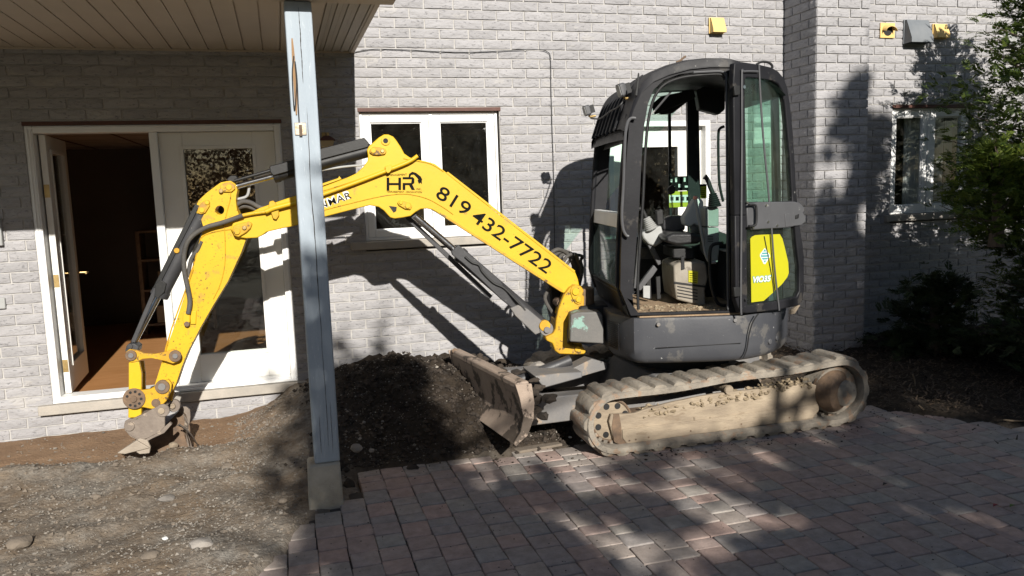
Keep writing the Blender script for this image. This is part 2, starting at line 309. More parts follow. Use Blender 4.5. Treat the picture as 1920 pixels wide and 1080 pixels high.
# ------------------------------------------------------------------ ground
def smoothstep(a, b, x):
    t = min(1, max(0, (x-a)/(b-a))); return t*t*(3-2*t)
def fbm(x, y, s, o=4): return noise.fractal(Vector((x*s, y*s, 3.3)), 1, 2, o)
PAVE_TOP = -1.86            # Y where the paving stops towards the house
def pave_left(y):           # left border of the paving: it widens towards the street
    if y > -2.55: return .30-.25*smoothstep(-2.2, -2.6, y)+.05*fbm(1, y, 3)
    return -.02-.34*smoothstep(-2.6, -3.5, y)-.30*smoothstep(-3.5, -5.5, y)+.05*fbm(1, y, 3)
def bed_edge(x): return -1.9-.85*smoothstep(4.0, 5.0, x)+.05*fbm(x, 2, 2)
def dirt_h(x, y):
    n = fbm(x, y, 1.6)*.035+fbm(x+9, y, 6)*.024+abs(fbm(x, y+4, 20, 3))*.016
    z = .0+n
    # trench dug along the wall, its lip about a metre out
    lip = -1.10-.12*fbm(x, 1, 1.2)
    tr = smoothstep(lip-.06, lip+.14, y)*(1-smoothstep(-.55, -.05, x+.25*fbm(x, y, 2)))
    z = z*(1-tr)+(-.055+n*.35)*tr
    z += .055*math.exp(-((y-lip+.12)/.16)**2)*(1-smoothstep(-.6, .2, x))
    # heap of loosened soil in front of the blade
    t = fbm(x, y, 2.6)*.06+fbm(x, y, 9)*.05+abs(fbm(x, y, 20, 3))*.03
    hx = smoothstep(-.55, .55, x)*(1-smoothstep(1.75, 2.3, x)); hy = smoothstep(-2.02, -1.05, y+.09*fbm(x, 4, 2.4))
    hp = hx*hy*(.30+t+.05*math.exp(-((x-.9)/.35)**2)-.07*smoothstep(1.2, 1.7, x))
    z += hp
    # grade rising under the planting bed and against the wall on the right
    z += .10*smoothstep(3.9, 5.2, x)*smoothstep(-2.0, -.5, y)
    return z, hx*smoothstep(-2.15, -1.8, y)*smoothstep(.0, .35, x+.2*fbm(x, y, 3)), tr
def in_pave(x, y): return y < PAVE_TOP and x > pave_left(y) and y < bed_edge(x)
def grid_ground(name, x0, x1, y0, y1, st, kind, hf, m):
    nx = int((x1-x0)/st)+1; ny = int((y1-y0)/st)+1; V = []; Z = []
    for j in range(ny):
        for i in range(nx):
            x = x0+i*st; y = y0+j*st; z, a, b_ = hf(x, y)
            V.append((x, y, z)); Z.append((a, b_, 0, 1))
    me = bpy.data.meshes.new(name); me.from_pydata(V, [], [(j*nx+i, j*nx+i+1, (j+1)*nx+i+1, (j+1)*nx+i) for j in range(ny-1) for i in range(nx-1)])
    ca = me.color_attributes.new('zones', 'FLOAT_COLOR', 'POINT')
    for i, c in enumerate(Z): ca.data[i].color = c
    me.materials.append(m)
    for p in me.polygons: p.use_smooth = True
    o = bpy.data.objects.new(name, me); COL.objects.link(o); return tag(o, kind=kind)
def hf_dirt(x, y):
    z, a, b_ = dirt_h(x, y)
    d = min(x-pave_left(y), PAVE_TOP-y, bed_edge(x)-y)       # >0 inside the paving
    k = smoothstep(-.01, .07, d)
    return z*(1-k)+(-.07)*k, max(a, smoothstep(3.7, 4.4, x)*(1-k)), b_
dirt = grid_ground('dirt_ground', -3.6, 8.6, -7.5, .02, .032, 'structure', hf_dirt, MT['earth'])
tag(dirt, 'brown bare earth mixed with grey gravel, dug out below the patio door')
g = MB(); g.add([(-120, -120, -.12), (120, -120, -.12), (120, 120, -.12), (-120, 120, -.12)], [(0, 1, 2, 3)])
g.build('ground', mat('lawn_ground', (.06, .075, .03), (.10, .085, .045), .6, .95, bump=.3)); bpy.data.objects['ground']['kind'] = 'structure'
# paving: continuous courses running towards the wall, stones of three lengths
pb = MB(); pb.box((-.75, -7.5, -.09), (8.6, PAVE_TOP+.02, -.016)); paving = pb.build('paving', MT['joint']); tag(paving, 'block paving driveway of tumbled pinkish and grey concrete stones', kind='structure')
# keep the bed under stones only
paving.data.clear_geometry()
V = []; Fq = []; st = .12
for j in range(int(5.7/st)):
    for i in range(int(9.3/st)):
        x = -.8+i*st; y = -7.5+j*st
        if in_pave(x+.02, y+.02) and in_pave(x+st-.02, y+st-.02):
            n = len(V); V += [(x, y, -.016), (x+st, y, -.016), (x+st, y+st, -.016), (x, y+st, -.016)]; Fq.append((n, n+1, n+2, n+3))
paving.data.from_pydata(V, [], Fq); paving.data.materials.clear(); paving.data.materials.append(MT['joint'])
PW = .145
def paver_mesh(w, l, seed):
    r = random.Random(seed); mb = MB(); rings = []
    for inset, z in ((.0, -.05), (.0, -.004), (.0022, -.0010), (.006, .0)):
        R = []
        r2 = random.Random(seed)
        a, b_ = w/2-.0024-inset, l/2-.0024-inset; c = .004+.005*r2.random()
        for sx, sy in ((1, 1), (-1, 1), (-1, -1), (1, -1)):
            q = [(sx*a, sy*(b_-c)), (sx*(a-c), sy*b_)]
            if sx*sy < 0: q.reverse()
            for px, py in q: R.append(Vector((px+r2.uniform(-.0035, .0035), py+r2.uniform(-.0035, .0035), z)))
            mx = (R[-1].x, R[-1].y)
        rings.append(R)
    mb.loft(rings); me = bpy.data.meshes.new('paver'); me.from_pydata(mb.v, [], mb.f); me.materials.append(MT['paver'])
    for p in me.polygons: p.use_smooth = True
    me.set_sharp_from_angle(angle=math.radians(50)); return me
PLN = [.105, .145, .19]
PM = {(k, s): paver_mesh(PW, PLN[k], k*10+s) for k in range(3) for s in range(6)}
pl = []; rr = random.Random(5)
for i in range(int(9.4/PW)):
    xc = .07-.87+PW*(i+.5); y = -7.4+rr.random()*.15
    while y < PAVE_TOP:
        k = rr.choice([0, 1, 1, 1, 2, 2]); l = PLN[k]
        yc = y+l/2; y += l+.003
        if in_pave(xc, yc): pl.append((xc, yc, k))
def cam_dist(p):
    d = Vector((p[0], p[1], 0))-CC; z = d.dot(CF)
    if z < .3: return 99
    px = 960+FPX*d.dot(CR)/z; py = 540-FPX*d.dot(CU)/z
    return z if -20 < px < 1940 and py < 1100 else 50+z
pl.sort(key=cam_dist)
rest = MB()
for n, (x, y, k) in enumerate(pl):
    me = PM[(k, rr.randrange(6))]; mw = Matrix.Translation((x+rr.uniform(-.001, .001), y, rr.uniform(-.0018, .0018))) @ Matrix.Rotation(rr.choice((0, math.pi))+rr.uniform(-.012, .012), 4, 'Z') @ Matrix.Rotation(rr.uniform(-.008, .008), 4, 'X') @ Matrix.Rotation(rr.uniform(-.008, .008), 4, 'Y')
    if n < 295:
        o = bpy.data.objects.new('paver', me); COL.objects.link(o); o.parent = paving; o.matrix_local = mw
    else:
        b0 = len(rest.v); rest.v += [mw @ v.co for v in me.vertices]; rest.f += [tuple(b0+i for i in p.vertices) for p in me.polygons]
ro = rest.build('paver_field', MT['paver'], paving, smooth=True); tag(ro, kind='stuff')

# ------------------------------------------------------------------ house
house = thing('brick_house', 'grey painted brick house wall with white windows and patio door', 'house')
OP = {}   # openings in the wall: x0,x1,z0,z1
a = atY(43, 229, 0); b = atY(560, 722, 0); OP['patio'] = (a.x, .055, .197, a.z)
a = atY(672, 203, 0); b = atY(944, 430, 0); OP['mainw'] = (a.x, b.x, 1.335, a.z)
OP['cabdoor'] = (2.93, 3.97, .12, 2.32)
a = atY(1677, 197, 0); OP['rightw'] = (a.x-.02, 7.075, 1.335, a.z)
WX0, WX1, WZ0, WZ1 = -4.2, 10.5, -.35, 4.3
L0 = atY(710.3, 27, 0).x; BL = (atY(1033.7, 27, 0).x-L0)/6; ZC = atY(726, 52.1, 0).z; BH = (ZC-atY(726, 201.3, 0).z)/8
wb = MB(); xs = sorted({WX0, WX1, *[v for o in OP.values() for v in o[:2]]})
for x0, x1 in zip(xs, xs[1:]):
    o = [q for q in OP.values() if q[0] <= x0+1e-4 and q[1] >= x1-1e-4]
    if o: wb.box((x0, .006, WZ0), (x1, .16, o[0][2]-.08)); wb.box((x0, .006, o[0][3]), (x1, .16, WZ1))
    else: wb.box((x0, .006, WZ0), (x1, .16, WZ1))
wall = wb.build('wall', MT['mortar'], house)
def brick_mesh(L_, H_, seed, depth=.022, name='brick'):
    """split-faced brick: jagged face pushed in and out, chipped rim"""
    r = random.Random(seed); nx, nz = 6, 3; mb = MB(); P = {}
    for i in range(nx+1):
        for k in range(nz+1):
            x = -L_/2+L_*i/nx; z = -H_/2+H_*k/nz; ed = i in (0, nx) or k in (0, nz)
            y = -.004+r.uniform(-.001, .002) if ed else -.007+r.uniform(-.0024, .0024)
            if not ed: x += r.uniform(-.006, .006); z += r.uniform(-.005, .005)
            else:
                if i == 0: x += r.uniform(0, .003)
                if i == nx: x -= r.uniform(0, .003)
                if k == 0: z += r.uniform(0, .0025)
                if k == nz: z -= r.uniform(0, .002)
            P[i, k] = len(mb.v); mb.v.append(Vector((x, y, z)))
    for i in range(nx):
        for k in range(nz): mb.f.append((P[i, k], P[i+1, k], P[i+1, k+1], P[i, k+1]))
    rim = [P[i, 0] for i in range(nx)]+[P[nx, k] for k in range(nz)]+[P[i, nz] for i in range(nx, 0, -1)]+[P[0, k] for k in range(nz, 0, -1)]
    bk = []
    for q in rim: bk.append(len(mb.v)); v = mb.v[q]; mb.v.append(Vector((v.x, depth, v.z)))
    for a_ in range(len(rim)): b_ = (a_+1) % len(rim); mb.f.append((rim[b_], rim[a_], bk[a_], bk[b_]))
    me = bpy.data.meshes.new(name); me.from_pydata(mb.v, [], mb.f); me.materials.append(MT['brick']); return me
J = .0085
BM = [brick_mesh(BL-J, BH-J, 100+s) for s in range(14)]
def bricks_on(x0, x1, ops, offset):
    """(x centre, z centre, width factor) of every brick of a running-bond face"""
    out = []; n0 = int((ZC-WZ1)/BH)-1; n1 = int((ZC-WZ0)/BH)+1
    for c in range(n0, n1):
        zt = ZC-c*BH; zb = zt-BH
        if zt > WZ1 or zb < WZ0: continue
        sh = L0+(offset+(.5 if c % 2 else 0))*BL
        segs = [(x0, x1)]
        for o in ops:
            if o[2]-.075 < (zt+zb)/2 < o[3]:
                segs = [s for g_ in segs for s in ((g_[0], min(g_[1], o[0])), (max(g_[0], o[1]), g_[1])) if s[1]-s[0] > .02]
        for s0, s1 in segs:
            i = math.floor((s0-sh)/BL)
            while sh+i*BL < s1:
                a_, b_ = max(s0, sh+i*BL), min(s1, sh+(i+1)*BL); i += 1
                if b_-a_ > .035: out.append(((a_+b_)/2, (zt+zb)/2, (b_-a_-J)/(BL-J)))
    return out
PILY = -.495; PX0, PX1 = 4.775, atY(1632, 30, PILY).x
wallb = bricks_on(WX0, WX1, list(OP.values())+[(PX0, PX1, -9, 99)], 0)
def visible(p):
    d = Vector(p)-CC; z = d.dot(CF)
    if z <= 0: return 99
    px = 960+FPX*d.dot(CR)/z; py = 540-FPX*d.dot(CU)/z
    return z if -10 < px < 1930 and -10 < py < 900 else 60+z
wallb.sort(key=lambda b: visible((b[0], 0, b[1])))
rest = MB(); rr = random.Random(11)
for n, (x, z, w) in enumerate(wallb):
    me = rr.choice(BM); mw = Matrix.Translation((x, rr.uniform(-.002, .002), z)) @ Matrix.Diagonal((w*rr.choice((1, -1)), 1, 1, 1))
    if n < 290:
        o = bpy.data.objects.new('brick', me); COL.objects.link(o); o.parent = wall; o.matrix_local = mw
    else:
        b0 = len(rest.v); rest.v += [mw @ v.co for v in me.vertices]; rest.f += [tuple(b0+i for i in p.vertices) for p in me.polygons]
tag(rest.build('brickwork', MT['brick'], wall), kind='stuff')
# projecting brick chase (pillar) beside the machine
pil = MB().box((PX0+.012, PILY+.012, WZ0), (PX1-.012, -.001, WZ1)).build('pillar', MT['mortar'], house)
pf = MB(); ps = []
for c in range(-60, 60):
    zt = ZC-c*BH; zc = zt-BH/2
    if zt > WZ1 or zt-BH < WZ0: continue
    w = PX1-PX0
    cuts = [PX0, PX0+BL*.9, PX0+BL*1.9, PX1] if c % 2 else [PX0, PX0+BL*.42, PX0+BL*1.42, PX1]
    for a_, b_ in zip(cuts, cuts[1:]):
        if b_-a_ > .04: ps.append((Matrix.Translation(((a_+b_)/2, PILY+rr.uniform(-.002, .002)+.004, zc)) @ Matrix.Diagonal(((b_-a_-J)/(BL-J), 1, 1, 1))))
    for side, X in ((-1, PX0), (1, PX1)):
        cuts = [PILY+.004, PILY+BL*.45, PILY+BL*1.45, 0] if c % 2 else [PILY+.004, PILY+BL*.95, 0]
        for a_, b_ in zip(cuts, cuts[1:]):
            if b_-a_ > .04: ps.append(Matrix.Translation((X-side*.004, (a_+b_)/2, zc)) @ Matrix.Rotation(math.pi/2*side, 4, 'Z') @ Matrix.Diagonal(((b_-a_-J)/(BL-J), 1, 1, 1)))
ps.sort(key=lambda M_: visible(M_.translation)); 
for n, mw in enumerate(ps):
    me = rr.choice(BM)
    if n < 290:
        o = bpy.data.objects.new('brick', me); COL.objects.link(o); o.parent = pil; o.matrix_local = mw
    else:
        b0 = len(pf.v); pf.v += [mw @ v.co for v in me.vertices]; pf.f += [tuple(b0+i for i in p.vertices) for p in me.polygons]
if pf.v: tag(pf.build('brickwork', MT['brick'], pil), kind='stuff')
# reveals' brown lintels, stone sills
def lintel(o, proud=.0):
    MB().box((o[0]-.01, -.008, o[3]-.028), (o[1]+.01, .10, o[3]+.002)).build('lintel', MT['brown'], house)
for q in ('patio', 'mainw', 'rightw'): lintel(OP[q])
def sill(x0, x1, z, h, out, name='stone_sill'):
    MB().box((x0, -out, z-h), (x1, .12, z)).build(name, MT['stone_sill'], house, bev=.006)
s0, s1 = atY(657, 445, -.03), atY(900, 440, -.03)
sill(s0.x, OP['mainw'][1]+.08, OP['mainw'][2]+.004, .068, .045)
sill(atY(1661, 395, -.03).x, OP['rightw'][1]+.08, OP['rightw'][2]+.004, .068, .045)
a, b = atY(72, 778, -.05), atY(578, 738, -.05)
sill(a.x, b.x, OP['patio'][2]-.003, .075, .06)
def frame_box(mb, x0, x1, z0, z1, w, y0, y1):
    mb.box((x0, y0, z0), (x0+w, y1, z1)); mb.box((x1-w, y0, z0), (x1, y1, z1))
    mb.box((x0+w, y0, z0), (x1-w, y1, z0+w)); mb.box((x0+w, y0, z1-w), (x1-w, y1, z1))
def window(o, split, curtains=None):
    x0, x1, z0, z1 = o; z1 -= .03; f = MB(); x1 -= .014; x0 += .006
    frame_box(f, x0, x1, z0+.008, z1, .022, .035, .115)
    xm = x0+(x1-x0)*split; f.box((xm-.016, .037, z0+.03), (xm+.016, .113, z1-.022))
    w = f.build('window', MT['white'], house, bev=.003)
    for a_, b_ in ((x0+.022, xm-.016), (xm+.016, x1-.022)):
        s = MB(); frame_box(s, a_+.002, b_-.002, z0+.032, z1-.024, .062, .044, .095)
        s.build('sash', MT['white'], w, bev=.005)
        s = MB(); frame_box(s, a_+.064, b_-.064, z0+.094, z1-.086, .010, .058, .08); s.build('glazing_bead', MT['white'], w, bev=.002)
        MB().box((a_+.07, .066, z0+.10), (b_-.07, .072, z1-.092)).build('pane', MT['glass_w'], w)
    return w
window(OP['mainw'], .505); window(OP['rightw'], .50)
# patio door: trim, mullion, fixed leaf and the leaf standing open into the room
x0, x1, z0, z1 = OP['patio']; z1 -= .028; xm = atY(305, 450, .06).x
pd = MB(); t = .055
pd.box((x0, .0, z0), (x0+t, .15, z1)); pd.box((x1-t, .0, z0), (x1, .15, z1)); pd.box((x0+t, .0, z1-t), (x1-t, .15, z1))
pd.box((x0+t, -.01, z0), (x1-t, .15, z0+.045)); pd.box((x0-.0, -.022, z0), (x1, -.002, z0+.022))
pdo = pd.build('patio_door', MT['white'], house, bev=.006)
MB().box((xm-.03, .02, z0+.046), (xm+.03, .15, z1-t-.001)).build('mullion', MT['white'], pdo, bev=.006)
for i_, (ya, w_) in enumerate(((.005, .012), (.02, .012))):   # stepped edges of the casing
    pass
pdt = MB(); pdt.box((x0+.012, -.008, z0), (x0+.024, .0-.001, z1-.012)); pdt.box((x0+.034, -.006, z0), (x0+.044, -.001, z1-.034)); pdt.box((x1-.024, -.008, z0), (x1-.012, -.001, z1-.012)); pdt.box((x0+.024, -.008, z1-.024), (x1-.024, -.001, z1-.012))
pdt.build('casing_bead', MT['white'], pdo, bev=.002)
def leaf(parent, O, U, Wd, h0, h1, th, gx, gz, nm='door_leaf'):
    """door leaf as stiles and rails round a pane; O hinge corner, U along the leaf, N across its thickness"""
    O = Vector(O); U = Vector(U).normalized(); N_ = Vector((-U.y, U.x, 0)); Z = Vector((0, 0, 1)); g0, g1 = gz
    lb = MB()
    def bx(u0, u1, v0, v1, n0=0, n1=th, mb=lb): mb.obox(O+U*u0+Z*v0+N_*n0, U*(u1-u0), N_*(n1-n0), Z*(v1-v0))
    bx(0, gx, h0, h1); bx(Wd-gx, Wd, h0, h1); bx(gx, Wd-gx, h0, g0); bx(gx, Wd-gx, g1, h1)
    l = lb.build(nm, MT['white_door'], parent, bev=.004)
    lm = MB()
    for n0, n1 in ((-.010, 0.), (th, th+.010)):
        for u0, u1, v0, v1 in ((gx-.022, gx+.006, g0-.022, g1+.022), (Wd-gx-.006, Wd-gx+.022, g0-.022, g1+.022), (gx+.006, Wd-gx-.006, g0-.022, g0+.006), (gx+.006, Wd-gx-.006, g1-.006, g1+.022)):
            bx(u0, u1, v0, v1, n0, n1, lm)
    lm.build('glazing_bead', MT['white_door'], l if False else parent, bev=.003)
    gp = MB(); bx(gx, Wd-gx, g0, g1, th/2-.004, th/2+.004, gp); gp.build('pane', MT['glass_w'], parent)
    return l
g_tl = atY(343, 279, .09); g_br = atY(502, 655, .09)
lx0, lx1 = xm+.031, x1-t-.001
leaf(pdo, (lx0, .075, 0), (1, 0, 0), lx1-lx0, z0+.046, z1-t-.002, .045, .5*((g_tl.x-lx0)+(lx1-g_br.x)), (g_br.z, g_tl.z))
far = atZ(150, 700, .17); hx_, hy_ = x0+t+.012, .10
U = Vector((-.05, 1, 0))
ol = leaf(pdo, (hx_+.045, hy_, 0), U, .80, z0+.05, z1-t-.004, .045, .15, (g_br.z, g_tl.z), 'open_door_leaf')
for zz in (.42, 1.10, 1.80): MB().box((hx_+.002, hy_-.006, zz), (hx_+.040, hy_+.002, zz+.10)).build('hinge', MT['brass'], pdo, bev=.001)
MB().tube([(hx_+.02, hy_+.7, 1.15), (hx_+.10, hy_+.70, 1.15), (hx_+.10, hy_+.62, 1.15)], .009, 8).build('door_handle', MT['brass'], pdo, smooth=True)
# second white door, behind the machine
x0, x1, z0, z1 = OP['cabdoor']; d2 = MB()
d2.box((x0, -.02, z0), (x0+.05, .12, z1)); d2.box((x1-.05, -.02, z0), (x1, .12, z1)); d2.box((x0+.05, -.02, z1-.05), (x1-.05, .12, z1)); d2.box((x0+.05, -.02, z0), (x1-.05, .12, z0+.04))
d2o = d2.build('side_door', MT['white'], house, bev=.005)
leaf(d2o, (x0+.052, .06, 0), (1, 0, 0), x1-x0-.104, z0+.042, z1-.052, .045, .25, (.95, z1-.23))
# rooms behind the openings
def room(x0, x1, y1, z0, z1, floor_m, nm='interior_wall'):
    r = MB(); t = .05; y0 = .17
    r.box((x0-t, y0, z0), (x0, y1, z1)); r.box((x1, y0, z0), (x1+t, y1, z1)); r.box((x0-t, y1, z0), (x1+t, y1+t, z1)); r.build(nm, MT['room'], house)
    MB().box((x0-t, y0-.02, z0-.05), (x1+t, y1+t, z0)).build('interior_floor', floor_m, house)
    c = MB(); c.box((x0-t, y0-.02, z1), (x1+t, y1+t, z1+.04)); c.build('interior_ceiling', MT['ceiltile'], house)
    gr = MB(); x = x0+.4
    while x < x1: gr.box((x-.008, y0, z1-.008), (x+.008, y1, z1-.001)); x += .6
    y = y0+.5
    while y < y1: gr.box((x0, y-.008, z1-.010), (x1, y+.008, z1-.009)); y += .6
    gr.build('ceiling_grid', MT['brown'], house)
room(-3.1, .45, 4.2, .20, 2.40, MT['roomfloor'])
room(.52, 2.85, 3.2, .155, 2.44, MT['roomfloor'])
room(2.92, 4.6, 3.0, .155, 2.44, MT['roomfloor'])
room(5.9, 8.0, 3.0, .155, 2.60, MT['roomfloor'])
# curtains in the right window
for cx, cw in ((6.50, .20), (6.68, .07), (6.86, .10), (6.98, .08)):
    P = []; n = 18
    for i in range(n+1):
        x = cx-cw/2+cw*i/n; P.append((x, .21+.02*math.sin(i*1.9)))
    cb = MB(); cb.loft([[Vector((x, y, 1.2)) for x, y in P]+[Vector((x, y+.004, 1.2)) for x, y in reversed(P)], [Vector((x, y, 2.5)) for x, y in P]+[Vector((x, y+.004, 2.5)) for x, y in reversed(P)]])
    cb.build('curtain', MT['curtain'], house, smooth=True)
# furniture seen dimly through the open leaf
sh = thing('storage_shelf', 'dark shelf unit with boxes dimly seen inside the open patio door', 'shelf', (-1.2, 3.2, .20))
for xx in (-1.6, -.84): MB().box((xx, 3.1, .155), (xx+.04, 3.5, 1.4)).build('side_panel', MT['rust'], sh)
for zz in (.3, .7, 1.05, 1.38): MB().box((-1.56, 3.1, zz), (-.84, 3.5, zz+.025)).build('shelf_board', MT['rust'], sh)
for i, (x, z, w, lb) in enumerate(((-1.45, .33, .25, 'wide brown'), (-1.1, .33, .2, 'low grey'), (-1.4, .73, .3, 'widest brown'), (-1.05, 1.08, .18, 'highest pale grey'))):
    tag(MB().box((x, 3.12, z), (x+w, 3.4, z+.2)).build('storage_box', MT['console'] if i % 2 else MT['board'], bev=.004), lb+' storage box on the dim shelf inside the patio door', 'box', 'boxes on the indoor shelf')
bmz = atY(500, 3, -2.34).z
# porch roof: soffit panels, beam on the post, fascia, deck above
RZ = atY(660, 97, 0).z; RX1 = atY(660, 97, 0).x; pr = MB().box((-4.2, -2.44, RZ+.03), (RX1-.005, -.02, RZ+.16)).build('porch_roof', MT['soffit'], house)
x = RX1-.30; w = .270; k = 0
def soffit_strip(xa, xb):
    b = MB(); g_ = .008; xm_ = (xa+xb)/2
    for p, q in ((xa+.002, xm_-g_/2), (xm_+g_/2, xb-g_)): b.box((p, -2.335, RZ), (q, -.004, RZ+.012))
    b.box((xa+.002, -2.335, RZ+.012), (xb+.0, -.004, RZ+.016)); return b
while x > -4.2:
    soffit_strip(x-w, x).build('soffit_panel', MT['soffit'], pr); x -= w
b = MB()
for i in range(9):
    xa = RX1-.30+i*.0335; b.box((xa, -2.335, RZ+(.0 if i % 2 else -.006)), (xa+.030, -.004, RZ+.014))
b.build('vented_soffit_strip', MT['soffit_vent'], pr)
MB().box((-4.2, -.022, RZ-.014), (RX1, -.002, RZ-.001)).build('soffit_moulding', MT['soffit'], pr)
MB().box((RX1-.016, -2.335, RZ-.012), (RX1+.018, -.005, RZ+.17)).build('fascia', MT['soffit'], pr, bev=.003)
MB().box((-4.2, -2.515, bmz+.0), (RX1+.0, -2.485, RZ+.17)).build('fascia', MT['soffit'], pr, bev=.003)
MB().box((-4.2, -2.484, bmz), (atY(737, 3, -2.34).x, -2.34, RZ-.002)).build('roof_beam', MT['soffit'], pr, bev=.006)
# ------------------------------------------------------------------ porch post
Yp = atZ(612, 950, 0).y                     # front face of the pier
post = thing('porch_post', 'blue grey painted wooden post standing on a concrete pier', 'post', (.155, Yp+.09, 0))
xa = atY(590, 866, Yp+.02).x; xb = atY(638, 866, Yp+.02).x; zp = atY(612, 868, Yp+.02).z
yb = Yp+.02+(xb-xa)
def post_ring(z, ins=0.):
    return [Vector((xa+ins, Yp+.02+ins, z)), Vector((xb-ins, Yp+.02+ins, z)), Vector((xb-ins, yb-ins, z)), Vector((xa+ins, yb-ins, z))]
pm = MB(); pm.loft([post_ring(zp), post_ring(bmz-.002)]); pt = pm.build('timber', MT['post'], post, bev=.009)
# checks (drying cracks) cut along the front face: thin dark wedges just proud of the face
def crack(x, z0, z1, w, seed):
    r = random.Random(seed); n = 34; L_ = []; R_ = []
    for i in range(n+1):
        z = z0+(z1-z0)*i/n; t = i/n; ww = w*math.sin(math.pi*min(1, max(0, t)))**.5*r.uniform(.5, 1); xx = x+.006*noise.noise(Vector((seed, z*2.5, 0)))+.002*noise.noise(Vector((seed, z*14, 0)))
        L_.append(Vector((xx-ww/2, Yp+.0185, z))); R_.append(Vector((xx+ww/2, Yp+.0185, z)))
    b = MB(); b.loft([[l, r_, r_+Vector((0, .003, 0)), l+Vector((0, .003, 0))] for l, r_ in zip(L_, R_)]); b.build('drying_crack', MT['crack'], post)
cx = (xa+xb)/2
crack(cx+.010, .9, 2.22, .006, 3); crack(cx+.002, 2.34, bmz-.03, .006, 5); crack(cx+.012, .34, .95, .003, 8); crack(cx-.03, .30, .52, .003, 9); crack(cx+.035, .30, .60, .002, 10)
a = atY(549, 72, Yp+.015); b = atY(556, 215, Yp+.015)
MB().tube(smooth_path([a+Vector((-.004, 0, 0)), (a+b)/2+Vector((.0, -.001, 0)), b]), [.004+.006*math.sin(math.pi*i/12) for i in range(13)], 6).build('splinter_scar', MT['wood_raw'], post)
p1 = [atY(x, y, Yp+.002) for x, y in ((551, 105), (548, 140), (552, 205), (556, 160), (553, 115), (557, 150), (559, 195), (561, 228))]
MB().tube(smooth_path(p1, 5), .0035, 6).build('electric_cable', MT['cable'], post, smooth=True)
a = atY(552, 230, Yp+.012); b = atY(575, 253, Yp+.012)
MB().box((a.x, Yp+.012, b.z), (b.x, Yp+.0185, a.z)).build('metal_plate', mat('zinc_plate', (.45, .44, .40), (.40, .28, .16), 40, .35, metal=.6, bump=.1), post, bev=.002)
MB().box(((a.x+b.x)/2-.008, Yp+.004, b.z-.006), ((a.x+b.x)/2+.008, Yp+.0115, a.z-.012)).build('rusty_hook', MT['rust'], post, bev=.002)
fa, fb = atZ(583, 958, 0).x, atZ(643, 948, 0).x
fr = []
for z, e in ((-.12, .012), (0, .008), (.1, .004), (zp-.012, 0), (zp-.001, -.008)):
    fr.append([Vector((fa-e, Yp-e, z)), Vector(((fa+fb)/2, Yp-e-.002, z)), Vector((fb+e, Yp-e, z)), Vector((fb+e, Yp+.18+e, z)), Vector((fa-e, Yp+.18+e, z))])
MB().loft(fr).build('concrete_pier', MT['concrete'], post, bev=.012)
# ------------------------------------------------------------------ wall fittings
def vent_hood(name, cat, label, xc, zt, w, h, dp, m, round_=False, open_=False, group=None):
    t = thing(name, label, cat, (xc, -.01, zt-h/2), group)
    MB().box((xc-w/2-.008, -.022, zt-h-.004), (xc+w/2+.008, -.008, zt+.006)).build('flange', m, t, bev=.003)
    b = MB(); x0, x1 = xc-w/2, xc+w/2; y = -.0225
    if round_:
        n = 10; R0 = []; R1 = []
        for i in range(n+1):
            a_ = math.pi*i/n; R0.append(Vector((xc-math.cos(a_)*w/2*.85, y, zt-h*.45+math.sin(a_)*h*.4))); R1.append(Vector((xc-math.cos(a_)*w/2*.85, y-dp, zt-h*.60+math.sin(a_)*h*.35)))
        b.loft([[*R0, *[p+Vector((0, 0, -.004)) for p in reversed(R0)]], [*R1, *[p+Vector((0, 0, -.004)) for p in reversed(R1)]]]); b.build('hood', m, t, smooth=True)
        b = MB(); b.cyl((xc, -.0225, zt-h*.5), (xc, -.024, zt-h*.5), w*.33, 18); b.build('duct_mouth', MT['black'], t)
    else:
        pr_ = [Vector((0, y, zt)), Vector((0, y-dp*.25, zt)), Vector((0, y-dp, zt-h*.80)), Vector((0, y-dp, zt-h)), Vector((0, y-dp+.006, zt-h)), Vector((0, y-dp+.006, zt-h*.80)), Vector((0, y-dp*.25+.006, zt-.006)), Vector((0, y, zt-.006))]
        b.prism([p+Vector((x0, 0, 0)) for p in pr_], (w, 0, 0))
        for X in (x0, x1-.004): b.prism([Vector((X, y, zt)), Vector((X, y-dp*.25, zt)), Vector((X, y-dp, zt-h*.8)), Vector((X, y-dp, zt-h)), Vector((X, y, zt-h))], (.004, 0, 0))
        b.build('hood', m, t, bev=.003)
        MB().box((x0+.006, y-dp*.8, zt-h*.93), (x1-.006, y-.001, zt-h*.90)).build('flap', MT['black'], t)
    return t
def vh(px0, py0, px1, py1, dp, *a, **k):
    p, q = atY(px0, py0, -.04), atY(px1, py1, -.04); vent_hood(*a, (p.x+q.x)/2, p.z, abs(q.x-p.x), abs(p.z-q.z), dp, **k)
vh(1333, 33, 1358, 62, .06, 'dryer_vent', 'vent', 'single yellowed plastic vent hood above the machine cab', m=MT['vent_y'])
vh(1655, 43, 1679, 70, .06, 'dryer_vent', 'vent', 'yellowed vent with round scoop, left of the big grey hood', m=MT['vent_y'], round_=True)
vh(1753, 45, 1776, 72, .06, 'dryer_vent', 'vent', 'small yellowed vent hood right of the big grey hood', m=MT['vent_y'])
vh(1699, 37, 1739, 82, .10, 'exhaust_hood', 'vent', 'large dark grey exhaust hood between two yellow vents', m=MT['vent_g'])
vh(1888, 58, 1905, 84, .05, 'dryer_vent', 'vent', 'pale grey vent hood half hidden behind cedar branches', m=MT['console'])
cb = [atY(x, y, -.018) for x, y in ((655, 100), (685, 94), (712, 92), (770, 94), (825, 97), (880, 98), (930, 96), (985, 93), (1012, 93), (1026, 97), (1032, 108), (1033, 160), (1035, 235), (1038, 330), (1040, 470))]
